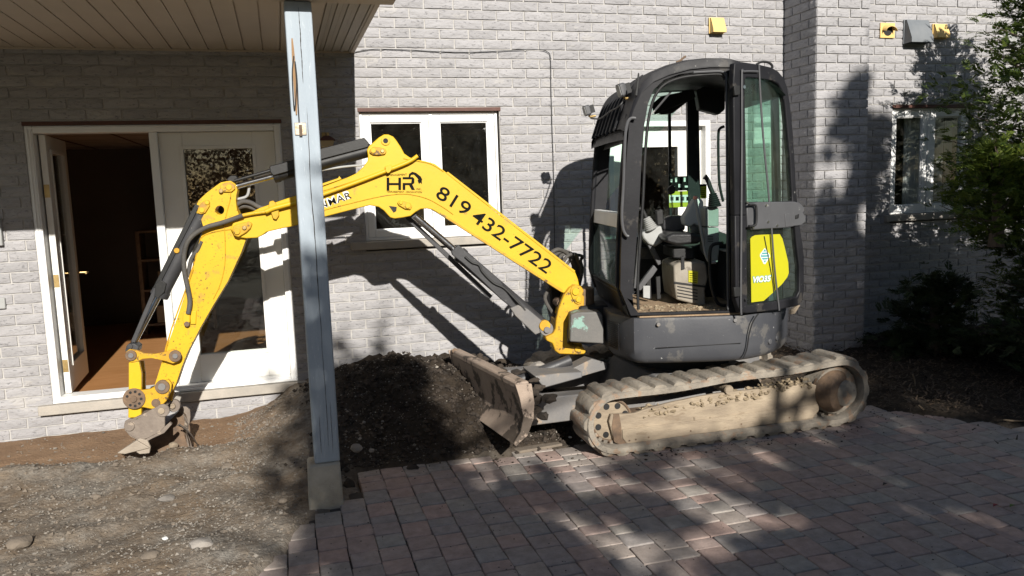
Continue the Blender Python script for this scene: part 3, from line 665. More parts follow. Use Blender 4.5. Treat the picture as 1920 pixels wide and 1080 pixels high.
tag(MB().tube(smooth_path(cb, 5), .0032, 6).build('wall_cable', MT['cable'], smooth=True), 'thin black cable stapled along the brick wall beside the window', 'cable')
a = atY(0, 418, -.02); tag(MB().box((a.x-.08, -.05, a.z-.17), (a.x+.01, -.006, a.z+.03)).build('outlet_box', MT['console'], bev=.006), 'grey outlet box on shaded brick at the picture\'s left edge', 'outlet box')
a = atY(4, 562, -.02); tag(MB().box((a.x-.10, -.03, a.z-.07), (a.x+.02, -.006, a.z+.015)).build('tap_cover', MT['console'], bev=.006), 'pale cover plate on sunlit brick left of the patio door', 'cover plate')
# wall lantern under the porch, seen just beside the post
a = atY(613, 272, -.12); lx, lz = a.x, a.z
lt = thing('wall_lantern', 'small brass porch lantern with frosted glass beside the post', 'lantern', (lx, -.01, lz))
MB().box((lx-.03, -.022, lz-.02), (lx+.03, -.006, lz+.11)).build('back_plate', MT['brass'], lt, bev=.004)
MB().tube(smooth_path([(lx, -.02, lz+.07), (lx, -.07, lz+.10), (lx, -.12, lz+.075)]), .007, 8).build('arm', MT['brass'], lt, smooth=True)
def sqr(z, r, y=-.12): return [Vector((lx-r, y-r, z)), Vector((lx+r, y-r, z)), Vector((lx+r, y+r, z)), Vector((lx-r, y+r, z))]
MB().loft([sqr(lz+.035, .066), sqr(lz+.045, .060), sqr(lz+.075, .02)]).build('cap', MT['brown'], lt)
MB().loft([sqr(lz-.075, .034), sqr(lz+.034, .055)]).build('lamp_glass', MT['lampglass'], lt)
MB().loft([sqr(lz-.088, .026), sqr(lz-.076, .038)]).build('bottom_cap', MT['brass'], lt)
# ------------------------------------------------------------------ excavator
MC = Vector((2.83, -1.53, 0)); RA = math.radians(15)
HF = Vector((-math.cos(RA), math.sin(RA), 0)); HL = Vector((-math.sin(RA), -math.cos(RA), 0))
ex = thing('excavator', 'yellow and charcoal mini excavator with open cab door parked on the paving', 'excavator', MC)
def H(f, l, z): return MC+HF*f+HL*l+Vector((0, 0, z))
def side(l): return Plane(MC+HL*l, HL)      # plane parallel to the cab's left side
def fl(p): d = Vector(p)-MC; return d.dot(HF), d.dot(HL), d.z
BPl = Plane((2.05, -1.40, 0), (-.1, -1, 0))  # near face of the boom
BN = BPl.n; BU = Vector((1, -.1, 0)).normalized()
def B(x, y, off=0.): return BPl.px(x, y, off)
def boom_prism(P, off, th, name, m, bev=.004, hole=None, parent=None):
    b = MB(); b.prism(BPl.pts(P, off), -BN*th, BPl.pts(hole, off) if hole else None); return b.build(name, m, parent or ex, bev=bev)
def circ_px(cx, cy, r, n=18): return [(cx+r*math.cos(2*math.pi*i/n), cy+r*math.sin(2*math.pi*i/n)) for i in range(n)]
def boss(x, y, r, off, th, name, m, parent=None, bev=.003, seg=24):
    c = B(x, y, off); R = r*((c-CC).dot(CF))/FPX
    return MB().cyl(c, c-BN*th, R, seg).build(name, m, parent or ex, bev=bev)
def bar_px(p, q, wpx, off, th, name, m, parent=None, bev=.004):
    """flat bar between two picture points lying in the boom's plane"""
    a_, b_ = B(*p, off), B(*q, off); d = (b_-a_).normalized(); n = d.cross(BN).normalized(); w = wpx*((a_-CC).dot(CF))/FPX/2
    return MB().prism([a_+n*w, b_+n*w, b_-n*w, a_-n*w], -BN*th).build(name, m, parent or ex, bev=bev)
def rod(p, q, rpx, off, name, m, parent=None, seg=18, bev=0):
    a_, b_ = B(*p, off), B(*q, off); r_ = rpx*((a_-CC).dot(CF))/FPX
    return MB().cyl(a_, b_, r_, seg).build(name, m, parent or ex, smooth=True, bev=bev)
# --- boom
boomP = [(432,429),(437,438),(446,445),(462,447),(482,446),(492,441),(500,435),(530,428),(551,424),(603,408),(650,396),(693,385),(710,388),(720,395),(727,403),(732,408),(740,410),(755,408),(770,405),(780,397),(789,392),(800,391),(810,393),(822,400),(860,424),(940,475),(1053,548),(1066,553),(1080,550),(1087,540),(1084,524),(1079,511),(1073,507),(1010,459),(947,411),(880,358),(830,318),(815,307),(797,302),(780,299),(768,295),(758,288),(751,275),(743,263),(737,256),(728,252),(720,252),(710,258),(702,265),(692,274),(688,281),(690,292),(689,302),(681,313),(668,325),(653,332),(640,337),(598,353),(547,369),(515,380),(487,390),(455,406),(437,418)]
boom = boom_prism(boomP, 0, .17, 'boom', MT['yellow'], .006)
boom_prism([(598,351),(640,336),(636,330),(634,334),(598,346)], .0, .17, 'boom_tab', MT['yellow'], .002)
# weld seams, raised reinforcing plates
def seam(P, off, r=.0035, m='yellow_worn', nm='weld_seam', parent=None): return MB().tube(smooth_path(BPl.pts(P, off), 4), r, 6).build(nm, MT[m], parent or boom, smooth=True)
seam([(603,395),(650,383),(700,371),(735,365),(765,364),(800,372),(830,388),(850,402)], .002)
seam([(756,297),(770,300),(800,305),(815,311),(832,322)], .002)
seam([(598,360),(640,347),(690,330),(740,312),(772,300)], .002)
boom_prism([(836,324),(840,322),(1079,508),(1076,511)], .004, .008, 'edge_plate', MT['yellow'], .002)
boom_prism([(822,400),(826,398),(1056,544),(1053,548)], .004, .008, 'edge_plate', MT['yellow_worn'], .002)
# pipe guard along the top of the boom
MB().tube(smooth_path([B(598,367,.03), B(660,345,.03), B(720,322,.03), B(765,304,.03), B(783,292,.03)], 4), .014, 10).build('hydraulic_pipe', MT['yellow'], ex, smooth=True)
boom_prism([(722,312),(734,308),(736,316),(731,323),(727,325),(723,321)], .05, .05, 'pipe_clamp', MT['yellow'], .003)
MB().tube(smooth_path([B(498,397,.035), B(512,391,.035), B(530,386,.035), B(560,378,.035), B(600,366,.03)], 4), .017, 10).build('hydraulic_pipe', MT['yellow'], ex, smooth=True)
boom_prism([(505,378),(512,376),(517,381),(522,392),(523,404),(518,412),(512,410),(508,398),(503,388)], .028, .03, 'pipe_clamp', MT['yellow_worn'], .004)
# pins on the boom
boom_prism([(693,281),(700,275),(712,276),(722,279),(725,284),(722,289),(710,291),(699,290),(693,286)], .02, .02, 'pin_plate', MT['yellow_worn'], .004)
boss(700, 282, 5, .028, .01, 'pin', MT['yellow']); boss(717, 283, 3.5, .030, .012, 'bolt', MT['brass'])
MB().cyl(B(723,264,.004), B(723,264,-.02), 5*B(723,264).length*0+.019, 22).build('lug_bore', MT['black'], boom)
boss(723, 264, 8.5, .008, .008, 'lug_ring', MT['yellow']); MB().cyl(B(723,264,.0095), B(723,264,-.01), .0175, 22).build('lug_bore', MT['black'], boom)
boom_prism([(745,380),(749,376),(757,377),(770,381),(773,387),(770,393),(760,392),(748,385)], .018, .02, 'pin_plate', MT['yellow_worn'], .004)
boss(752, 380, 3.5, .026, .01, 'bolt', MT['yellow']); boss(765, 386, 5, .026, .01, 'pin', MT['yellow'])
boom_prism([(729,386),(744,388),(743,396),(738,399)], .002, .004, 'lug_bore', MT['black'], .001)
boom_prism([(435,432),(437,424),(444,420),(456,417),(466,415),(473,419),(470,428),(462,436),(447,445),(439,442)], .022, .03, 'pin_plate', MT['yellow_worn'], .006)
boss(444, 434, 6, .034, .015, 'pin', MT['yellow_worn']); boss(458, 427, 4, .036, .015, 'bolt', MT['brass'])
# --- dipper arm
dipP = [(424,340),(432,339),(441,345),(445,356),(443,366),(442,376),(444,392),(450,408),(460,424),(462,446),(452,474),(427,528),(400,572),(377,612),(352,660),(340,690),(330,720),(322,735),(312,741),(300,739),(292,733),(290,722),(300,690),(310,658),(322,625),(332,596),(342,566),(352,536),(362,500),(371,466),(378,440),(381,425),(377,411),(369,400),(367,388),(372,376),(387,362),(404,349),(414,342)]
dip = boom_prism(dipP, -.035, .11, 'dipper_arm', MT['yellow_fleck'], .006, hole=circ_px(412, 394, 8.5, 20))
def dseam(P): seam(P, -.032, parent=dip)
dseam([(422,445),(421,420),(426,395),(432,372),(432,352)]); dseam([(376,447),(385,440),(405,434),(422,431),(436,430)]); dseam([(376,447),(366,485),(352,530)]); dseam([(422,445),(422,490),(414,530),(400,560)])
boom_prism([(412,347),(420,343),(432,341),(440,347),(441,354),(434,360),(420,360),(413,357)], -.018, .02, 'pin_plate', MT['yellow_worn'], .004, parent=ex)
boss(429, 351, 5.5, -.010, .01, 'pin', MT['yellow']); boss(414, 358, 4, -.008, .012, 'bolt', MT['brass'])
boom_prism([(370,394),(373,386),(381,377),(388,374),(393,378),(393,386),(385,399),(377,402),(370,400)], -.018, .02, 'pin_plate', MT['yellow_worn'], .004, parent=ex)
boss(388, 380, 4, -.010, .01, 'bolt', MT['yellow']); boss(378, 394, 5, -.010, .01, 'pin', MT['yellow'])
# left flange of the dipper, catching light in a thin strip
MB().tube(BPl.pts([(362,505),(342,560),(322,615),(312,650),(305,680)], -.03), .006, 6).build('weld_seam', MT['yellow_worn'], dip, smooth=True)
boom_prism([(343,585),(352,583),(356,590),(356,604),(350,610),(344,608),(342,600)], -.005, .03, 'pipe_clamp', MT['yellow'], .004)
boom_prism([(357,583),(368,583),(367,608),(357,608)], -.02, .014, 'pipe_bracket', MT['yellow'], .003)
boss(350, 608, 5, .0, .03, 'fitting', MT['rust'])
# hoses over the dipper joint and down its flank
def hose(P, off, r, nm='hydraulic_hose', m='hose', offs=None):
    pts = [B(x, y, (offs[i] if offs else off)) for i, (x, y) in enumerate(P)]
    return MB().tube(smooth_path(pts, 8), r, 10).build(nm, MT[m], ex, smooth=True)
hose([(455,404),(436,411),(415,418),(390,425),(366,438),(351,455),(345,480),(346,510),(352,540),(356,565),(353,588)], 0, .016, offs=[.03,.02,.01,.01,.01,.01,.005,.005,0,0,0])
hose([(378,452),(371,468),(362,480),(357,492),(352,520)], -.04, .014)
hose([(442,385),(455,378),(470,380),(485,388),(498,392)], -.10, .016); hose([(440,392),(458,386),(474,390),(490,398)], -.13, .016); hose([(438,374),(452,372),(464,366),(468,345)], -.12, .010, m='console')
hose([(455,404),(475,400),(498,397)], .02, .013, m='yellow_worn')
# --- cylinders
def cylinder(p0, p1, t_, rb, rr_, off, bar=None, nm='hydraulic_cylinder', m='cyl'):
    a_, b_ = Vector(B(*p0, off)), Vector(B(*p1, off)); q = a_.lerp(b_, t_); s_ = (a_-CC).dot(CF)/FPX
    c = MB(); c.tube([a_, q-(q-a_).normalized()*.04, q-(q-a_).normalized()*.039, q], [rb*s_, rb*s_, rb*s_*1.12, rb*s_*1.12], 22)
    o = c.build(nm, MT[m], ex, smooth=True, bev=.002)
    MB().cyl(q, b_, rr_*s_, 18).build('piston_rod', MT['steel'], o, smooth=True)
    for e, w in ((a_, .035), (b_, .028)): MB().cyl(e+BN*.035, e-BN*.035, w, 20).build('cylinder_eye', MT['cyl'], o, bev=.002)
    return o
cylinder((697,281), (432,352), .70, 12, 5.2, -.085, m='cyl2')  # blacker than the other cylinders: its shade is put into the colour
boom_prism([(560,289),(683,258),(692,268),(690,276),(560,310)], -.03, .05, 'cylinder_guard', MT['cyl2'], .004)
boom_prism([(505,311),(530,305),(560,296),(562,315),(540,322),(512,330),(506,322)], -.02, .09, 'guard_end', MT['cyl2'], .006)
rod((440,339), (545,309), 3.2, -.05, 'guard_rod', MT['cyl2'])
boom_prism([(424,337),(432,329),(442,329),(447,336),(442,341),(430,341)], -.06, .05, 'guard_bracket', MT['cyl2'], .004)
hose([(690,309),(650,312),(615,317),(590,322),(560,330)], -.09, .008, m='console')
# boom cylinder under the boom
bc = cylinder((1025,617), (773,401), .665, 13, 6.2, -.085)
boom_prism([(846,471),(860,459),(882,478),(920,510),(940,527),(948,545),(962,565),(980,585),(975,590),(940,562),(905,528),(868,494),(848,478)], -.01, .04, 'cylinder_guard', MT['cyl'], .006)
boom_prism([(957,578),(972,572),(990,580),(1014,600),(1026,612),(1018,622),(1004,628),(985,610),(966,592)], .005, .05, 'cylinder_guard', MT['frame'], .006)
hose([(872,481),(885,492),(898,497),(905,510),(925,530),(945,540),(965,560),(985,582)], .0, .008, m='cable')
bar_px((763,407), (921,558), 9, -.13, .02, 'guard_bar', MT['cyl'])
boss(1025, 617, 13, .015, .06, 'cylinder_eye', MT['frame']); boss(1022, 611, 10.5, .022, .04, 'pin_collar', MT['yellow_worn']); boss(1026, 619, 6, .035, .05, 'pin', MT['frame'])
# bucket cylinder in front of the dipper
bkc = cylinder((384,391), (246,655), .62, 15, 4.8, -.085)
bar_px((370,384), (291,541), 9, -.03, .02, 'guard_bar', MT['cyl2'])
bar_px((292,541), (249,642), 8, -.03, .02, 'guard_bar', MT['cyl'])
boom_prism([(291,533),(300,524),(312,532),(308,548),(296,560),(290,556)], -.02, .04, 'guard_clamp', MT['cyl2'], .003)
boss(331, 470, 5, -.02, .02, 'scuffed_bracket', MT['yellow_worn'])
# --- swing post, foot of the boom
swP = [(1069,539),(1077,534),(1089,536),(1094,543),(1096,552),(1095.5,578),(1091,583),(1079,584),(1071,591),(1067,603),(1064,622),(1064,643),(1072,649),(1083,648),(1094,652),(1099,659),(1096,664),(1085,665),(1049,664),(1041,658),(1036,644),(1025,639),(1023,632),(1037,626),(1042,616),(1043,600),(1048,577),(1058,553)]
boom_prism(swP, .055, .05, 'swing_bracket', MT['yellow_worn'], .008)
boom_prism([(x-3, y-2) for x, y in swP], -.20, .05, 'swing_bracket', MT['yellow_worn'], .008)
boom_prism([(1041,658),(1096,664),(1090,640),(1064,643),(1050,600),(1043,600)], -.01, .18, 'swing_bracket_web', MT['yellow_worn'], .006)
boom_prism([(1069,546),(1072,538),(1080,534),(1088,537),(1092,545),(1092,560),(1090,569),(1084,571),(1078,568),(1073,558)], .066, .014, 'pin_plate', MT['yellow_worn'], .004)
boss(1080, 547, 7, .078, .02, 'pin', MT['yellow']); boss(1085, 562, 5, .078, .02, 'bolt', MT['yellow'])
boss(1084, 655, 6, .066, .02, 'bolt', MT['yellow_worn'])
boss(1053, 570, 9, -.03, .14, 'boom_stop', MT['rust'])
# --- linkage, quick hitch, bucket
for off, nm in ((.02, 'tipping_link'), (-.17, 'tipping_link')):
    P = [(236,660),(242,655),(256,657),(270,663),(290,664),(310,660),(324,655),(334,660),(338,668),(334,678),(324,682),(308,677),(285,672),(268,673),(258,678),(246,680),(237,674)]
    boom_prism(P, off, .025, nm, MT['yellow_worn'], .004)
boss(328, 668, 11, .032, .02, 'pin_boss', MT['rust']); boss(328, 668, 5, .040, .02, 'pin', MT['frame']); boss(245, 667, 10, .034, .03, 'pin_boss', MT['rust']); boss(245, 667, 5, .042, .03, 'pin', MT['frame'])
boom_prism([(236,650),(240,645),(252,644),(260,650),(258,660),(238,662)], -.02, .10, 'rod_eye_bracket', MT['cyl'], .006)
boss(243, 650, 5, -.01, .02, 'bolt', MT['cyl'])
boom_prism([(241,680),(260,677),(265,700),(265,782),(240,784),(241,720)], .01, .035, 'link_bar', MT['yellow'], .005)
boom_prism([(250,680),(269,677),(272,700),(272,782),(256,784)], -.17, .03, 'link_bar', MT['yellow_worn'], .005)
hitch = boom_prism([(234,742),(240,732),(252,729),(266,732),(280,730),(296,724),(306,715),(316,712),(322,720),(320,735),(312,752),(302,762),(288,768),(268,764),(250,766),(238,760)], .03, .03, 'quick_hitch', MT['yellow_worn'], .006)
boom_prism([(240,732),(280,730),(312,712),(320,735),(302,762),(250,766)], -.17, .03, 'quick_hitch', MT['yellow_worn'], .006)
boss(251, 748, 20, .042, .012, 'index_plate', MT['rust'], bev=.004, seg=30)
for k in range(8):
    an = math.radians(-160+k*40); boss(251+13.5*math.cos(an), 748+13.5*math.sin(an), 2.6, .044, .004, 'index_hole', MT['black'], bev=0, seg=10)
boss(250, 749, 6, .052, .02, 'pin', MT['rust']); boss(304, 726, 13, .045, .03, 'pin_boss', MT['rust']); boss(303, 726, 7, .052, .03, 'pin', MT['frame'])
boss(292, 756, 8, .036, .01, 'bolt', MT['rust'])
bkP = [(232,800),(234,790),(243,785),(256,787),(264,779),(280,770),(296,762),(306,758),(311,768),(309,784),(309,800),(300,810),(276,822),(262,826),(250,820),(238,812)]
bks = boom_prism(bkP, .05, .02, 'bucket', MT['bucket'], .004)
boom_prism(bkP, -.36, .02, 'bucket_side_plate', MT['bucket'], .004, parent=bks)
# shell: back and floor of the bucket between the side plates
shell = [(238,792),(236,806),(246,816),(262,824),(276,830),(286,800),(300,775),(303,764),(296,758),(276,765),(262,776),(250,786)]
o_ = BPl.pts([(236,792),(234,806),(244,818),(262,827),(262,832)], .04); i_ = [p-BN*.40 for p in o_]
MB().loft([o_+[p+Vector((.008, 0, .008)) for p in reversed(o_)], i_+[p+Vector((.008, 0, .008)) for p in reversed(i_)]]).build('bucket_shell', MT['bucket'], bks)
o_ = BPl.pts([(240,790),(262,779),(300,762),(309,762)], .04); i_ = [p-BN*.40 for p in o_]
MB().loft([o_+[p+Vector((.004, 0, -.010)) for p in reversed(o_)], i_+[p+Vector((.004, 0, -.010)) for p in reversed(i_)]]).build('bucket_back', MT['bucket'], bks)
MB().prism(BPl.pts([(262,850),(276,826),(300,806),(322,785),(338,768),(348,776),(356,800),(358,851),(320,853)], -.33), -BN*.015).build('bucket_mouth_shade', MT['rust'], bks)  # dark plate added for the shaded hollow of the bucket
for (x, y, r_) in ((242, 800, 9), (305, 770, 12)): boss(x, y, r_, .062, .02, 'pin_boss', MT['bucket'], parent=bks)
boss(302, 771, 6, .072, .02, 'pin', MT['mud'], parent=bks); boss(325, 761, 12, -.14, .03, 'pin_boss', MT['bucket'], parent=bks); boss(323, 762, 5, -.12, .03, 'pin', MT['mud'], parent=bks)
boom_prism([(318,720),(326,716),(326,736),(322,752),(314,748)], -.10, .03, 'hitch_hook', MT['yellow_worn'], .004)
boom_prism([(262,832),(276,822),(300,810),(309,800),(318,792),(322,796),(308,812),(286,822),(273,829),(268,846),(274,852),(260,850),(248,842)], .052, .03, 'side_cutter', MT['bucket'], .003, parent=bks)
for k, off in enumerate((.055, -.04, -.14, -.24, -.345)):
    a_ = B(258, 824, off); tb = MB(); d1 = Vector((-.10, 0, -.075)); 
    tb.add([a_+BU*.0+BN*.028, a_-BN*.028, a_-BN*.028+Vector((.075, 0, -.06)), a_+BN*.028+Vector((.075, 0, -.06)), a_+d1+BN*.016+Vector((-.03, 0, .0)), a_+d1-BN*.016+Vector((-.03, 0, .0)), a_+d1-BN*.016+Vector((.02, 0, -.012)), a_+d1+BN*.016+Vector((.02, 0, -.012))],
           [(0,1,2,3),(4,7,6,5),(0,4,5,1),(1,5,6,2),(2,6,7,3),(3,7,4,0)])
    tb.build('bucket_tooth', MT['tooth'], bks, bev=.004)
boom_prism([(252,828),(262,822),(276,826),(282,838),(280,850),(262,852),(250,844)], .062, .02, 'side_tooth', MT['tooth'], .004, parent=bks)
boom_prism([(334,770),(340,763),(349,763),(356,769),(357,782),(354,800),(356,820),(362,850),(357,851),(349,830),(342,808),(346,790),(343,780)], -.33, .02, 'bucket_ear', MT['bucket'], .003, parent=bks)
root = [B(x, y, -.10) for x, y in ((335,795), (350,806), (362,820), (371,836), (377,852))]
tag(MB().tube(smooth_path(root, 5), [.007-.0002*i for i in range(21)], 6).build('dry_root', MT['litter'], smooth=True), 'thin pale dry root hanging from the bucket teeth', 'root')
tag(MB().tube(smooth_path([B(x, y, -.14) for x, y in ((332,797), (345,803), (352,818), (358,848))], 5), .0045, 6).build('dry_root', MT['litter'], smooth=True), 'short thin root tucked behind the longer root at the bucket', 'root')
# --- lettering on the boom
def text(body, p, q, h, off, m, nm='lettering', parent=None, pl=None, bold=0., squash=1., mirror=False, spacing=1., shear=0.):
    """p = start of the base line, q = a point along it (picture), h = capital height in px"""
    pl = pl or BPl; a_, b_ = pl.px(*p, off), pl.px(*q, off); X = (b_-a_).normalized(); Z = pl.n; Yv = Z.cross(X).normalized()
    cu = bpy.data.curves.new(nm, 'FONT'); cu.body = body; cu.size = 1; cu.offset = bold; cu.extrude = .0; cu.space_character = spacing; cu.shear = shear
    tmp = bpy.data.objects.new('tmp', cu); COL.objects.link(tmp); dg = bpy.context.evaluated_depsgraph_get(); me = bpy.data.meshes.new_from_object(tmp.evaluated_get(dg)); bpy.data.objects.remove(tmp)
    xs_ = [v.co.x for v in me.vertices]; ys_ = [v.co.y for v in me.vertices]; x0_, x1_, y0_, y1_ = min(xs_), max(xs_), min(ys_), max(ys_)
    L_ = (b_-a_).length; hh = h*((a_-CC).dot(CF))/FPX; b0 = base_of(parent)
    for v in me.vertices:
        u = (v.co.x-x0_)/(x1_-x0_)*L_; 
        if mirror: u = L_-u
        w_ = (v.co.y-y0_)/(y1_-y0_)*hh; v.co = a_+X*u+Yv*w_-b0
    me.materials.clear(); me.materials.append(m); o = bpy.data.objects.new(nm, me); COL.objects.link(o)
    if parent: o.parent = parent
    return o
def digits(s, p, q, h, off):
    text(s, p, q, h, off, MT['decal_k'], 'phone_number', boom, bold=.006)
digits('819', (815,369), (873,406), 26, .0035); digits('432-7722', (881,412), (1024,514), 26, .0035)
# company mark
def plate_px(P, off, m, nm, parent=None, pl=None, th=.0015):
    pl = pl or BPl; return MB().prism(pl.pts(P, off), -pl.n*th).build(nm, m, parent or boom)
for P in ([(725,333),(730,333),(730,343),(747,343),(747,333),(752,333),(752,356),(747,356),(747,347),(730,347),(730,357),(725,357)],
          [(755,332),(774,332),(777,335),(777,343),(773,346),(778,356),(772,356),(767,347),(760,347),(760,356),(755,356),(755,343),(771,343),(772,336),(755,336)]):
    plate_px(P, .0035, MT['decal_k'], 'company_mark')
for P in ([(766,332),(767,326),(773,322),(780,324),(789,331),(792,337),(788,341),(782,333),(776,327),(771,328),(769,333)], [(783,337),(791,338),(791,345),(788,342),(786,345),(784,341)]):
    plate_px(P, .0035, MT['decal_k'], 'company_mark')
text('AMENAGEMENT', (725,330), (763,329), 3.6, .0035, MT['decal_k'], 'small_lettering', boom)
text('TERRASSEMENT - EXCAVATION', (725,361), (791,362), 3.4, .0035, MT['decal_k'], 'small_lettering', boom)
text('INC.', (781,356), (790,356), 3.2, .0035, MT['decal_k'], 'small_lettering', boom)
text('YANMAR', (570,405), (662,370), 16, .0025, MT['decal_w'], 'maker_lettering_edge', boom, bold=.06, spacing=1.12)
text('YANMAR', (573,402), (660,371), 12.5, .0045, MT['decal_k'], 'maker_lettering', boom, bold=.008, spacing=1.12)
# --- undercarriage
YN, YF = -2.26, -.80; TW = .29
cL, rL, cR, rR = Vector((1.995, 0, .222)), .200, Vector((3.695, 0, .252)), .230
def track_path(n=240):
    P = []
    for i in range(41): a_ = math.pi/2+math.pi*i/40; P.append(Vector((cL.x+rL*math.cos(a_), 0, cL.z+rL*math.sin(a_))))
    for i in range(41): a_ = -math.pi/2+math.pi*i/40; P.append(Vector((cR.x+rR*math.cos(a_), 0, cR.z+rR*math.sin(a_))))
    for i in range(1, 20):
        t = i/20; P.append(Vector((cR.x+(cL.x-cR.x)*t, 0, (cR.z+rR)*(1-t)+(cL.z+rL)*t-.012*math.sin(math.pi*t*2)**2+.0)))
    # even spacing
    D = [0]
    for i in range(len(P)): D.append(D[-1]+(P[(i+1) % len(P)]-P[i]).length)
    T = D[-1]; out = []; j = 0
    for k in range(n):
        s_ = T*k/n
        while D[j+1] < s_: j += 1
        u = (s_-D[j])/(D[j+1]-D[j]); out.append(P[j].lerp(P[(j+1) % len(P)], u))
    return out, T
TP, TL = track_path()
LM = MB()   # one tread lug: broad rounded bar, muddy
lw = TL/38
prof = [(-lw*.36, 0), (-lw*.26, .020), (-lw*.1, .027), (lw*.12, .026), (lw*.27, .019), (lw*.36, 0)]
LM.loft([[Vector((u, y, v*(.7 if e in (0, 4) else 1)+.004*noise.noise(Vector((u*40, y*20, 1))))) for u, v in prof] for e, y in enumerate((-.135, -.11, 0., .11, .135))])
lug = None
def build_track(yc, lab):
    global lug
    n = len(TP); rings = []
    for i in range(n):
        t = (TP[(i+1) % n]-TP[i-1]).normalized(); nn = Vector((-t.z, 0, t.x)); nn = -nn if (TP[i]-Vector((2.85, 0, .23))).dot(nn) < 0 else nn
        p = TP[i]+Vector((0, yc, 0)); R = []
        for y_, d_ in ((-TW/2, -.002), (-TW/2+.012, .004), (TW/2-.012, .004), (TW/2, -.002), (TW/2, -.036), (TW/2-.03, -.046), (-TW/2+.03, -.046), (-TW/2, -.036)):
            R.append(p+Vector((0, y_, 0))+nn*d_)
        rings.append(R)
    b = MB(); b.loft(rings+[rings[0]], cap=False); tr = b.build('rubber_track', MT['rubber'], ex, smooth=True, label=lab)
    for k in range(38):
        i = int(k*n/38+3) % n; t = (TP[(i+1) % n]-TP[i-1]).normalized(); nn = Vector((-t.z, 0, t.x)); nn = -nn if (TP[i]-Vector((2.85, 0, .23))).dot(nn) < 0 else nn
        p = TP[i]+Vector((0, yc, 0))+nn*.001; yv = nn.cross(t)
        M_ = Matrix((t, yv, nn)).transposed().to_4x4(); M_.translation = p; M_ = M_ @ Matrix.Rotation(random.uniform(-.05, .05), 4, 'Z') @ Matrix.Diagonal((random.uniform(.9, 1.12)*random.choice((1, -1)), random.choice((1, -1)), random.uniform(.75, 1.25), 1))
        if lug is None:
            lug = LM.build('track_lug', MT['rubber'], None, smooth=True); lug.parent = tr; lug.matrix_local = Matrix.Translation(-base_of(tr)) @ M_
            me = lug.data
        else: inst('track_lug', lug, tr, M_)
    dl = MB()   # inner drive teeth
    for k in range(76):
        i = int(k*n/76) % n; t = (TP[(i+1) % n]-TP[i-1]).normalized(); nn = Vector((-t.z, 0, t.x)); nn = -nn if (TP[i]-Vector((2.85, 0, .23))).dot(nn) < 0 else nn
        p = TP[i]-nn*.046+Vector((0, yc, 0))
        for s_ in (-1, 1): dl.obox(p-t*.013+Vector((0, s_*.045-.025, 0))-nn*.022, t*.026, Vector((0, .05, 0)), nn*.023)
    tag(dl.build('drive_teeth', MT['rubber'], tr, bev=0), kind='stuff')
    return tr
build_track(YN+TW/2, 'near track caked with pale dried mud'); build_track(YF-TW/2, 'far track in shade under the machine')
def tp(P, Y): return [atY(x, y, Y) for x, y in P]
fy = YN+.055
sfP = [(1146,777),(1166,777),(1190,775),(1218,765),(1262,754),(1310,744),(1345,738),(1380,734),(1440,728),(1522,719),(1534,724),(1538,740),(1536,770),(1524,786),(1400,804),(1300,817),(1170,835),(1152,828),(1142,790)]
MB().prism(tp(sfP, fy), (0, .03, 0)).build('track_frame', MT['mud'], ex, bev=.006)
MB().box((2.05, YN+.085, .10), (3.5, YN+TW-.06, .25)).build('track_frame_beam', MT['rust'], ex, bev=.01)  # dark tone stands for the shade in the gap below the belt
MB().box((2.05, YF-TW+.06, .08), (3.6, YF-.03, .33)).build('track_frame_beam', MT['frame'], ex, bev=.01)
MB().prism(tp([(1151,777),(1161,776),(1165,800),(1166,822),(1178,833),(1168,836),(1152,829),(1147,800)], fy-.004), (0, .01, 0)).build('frame_slot_shade', MT['rust'], ex)  # dark strip laid on the frame for the shade in its slot
MB().prism(tp([(1167,806),(1250,796),(1400,776),(1534,758),(1533,772),(1524,784),(1400,802),(1300,815),(1176,832),(1168,822)], fy-.010), (0, .012, 0)).build('frame_rib_plate', MT['mud'], ex, bev=.003)
for x, y in ((1180,826),(1192,824),(1216,820),(1295,808),(1390,795),(1480,783)): p = atY(x, y, fy-.010); MB().cyl(p+Vector((0, -.003, 0)), p+Vector((0, .01, 0)), .006, 10).build('frame_bolt', MT['rust'], ex)
for x in (1302, 1332): MB().tube(tp([(x,782),(x+1,790),(x+3,796)], fy-.003), .006, 6).build('weld_seam', MT['mud'], ex, smooth=True)
ml = MB(); r_ = random.Random(4)
for i in range(520):
    x = r_.uniform(2.2, 3.48); top = .27+.075*(x-2.2)/1.2; ml.blob((x, YN+.055+r_.uniform(-.012, .09), top+r_.uniform(-.05, .006)), r_.uniform(.006, .024), r_.uniform(.006, .02), r_.uniform(.004, .014), i, .5, 1)
tag(ml.build('caked_mud', MT['mudclod'], ex, smooth=True), kind='stuff')
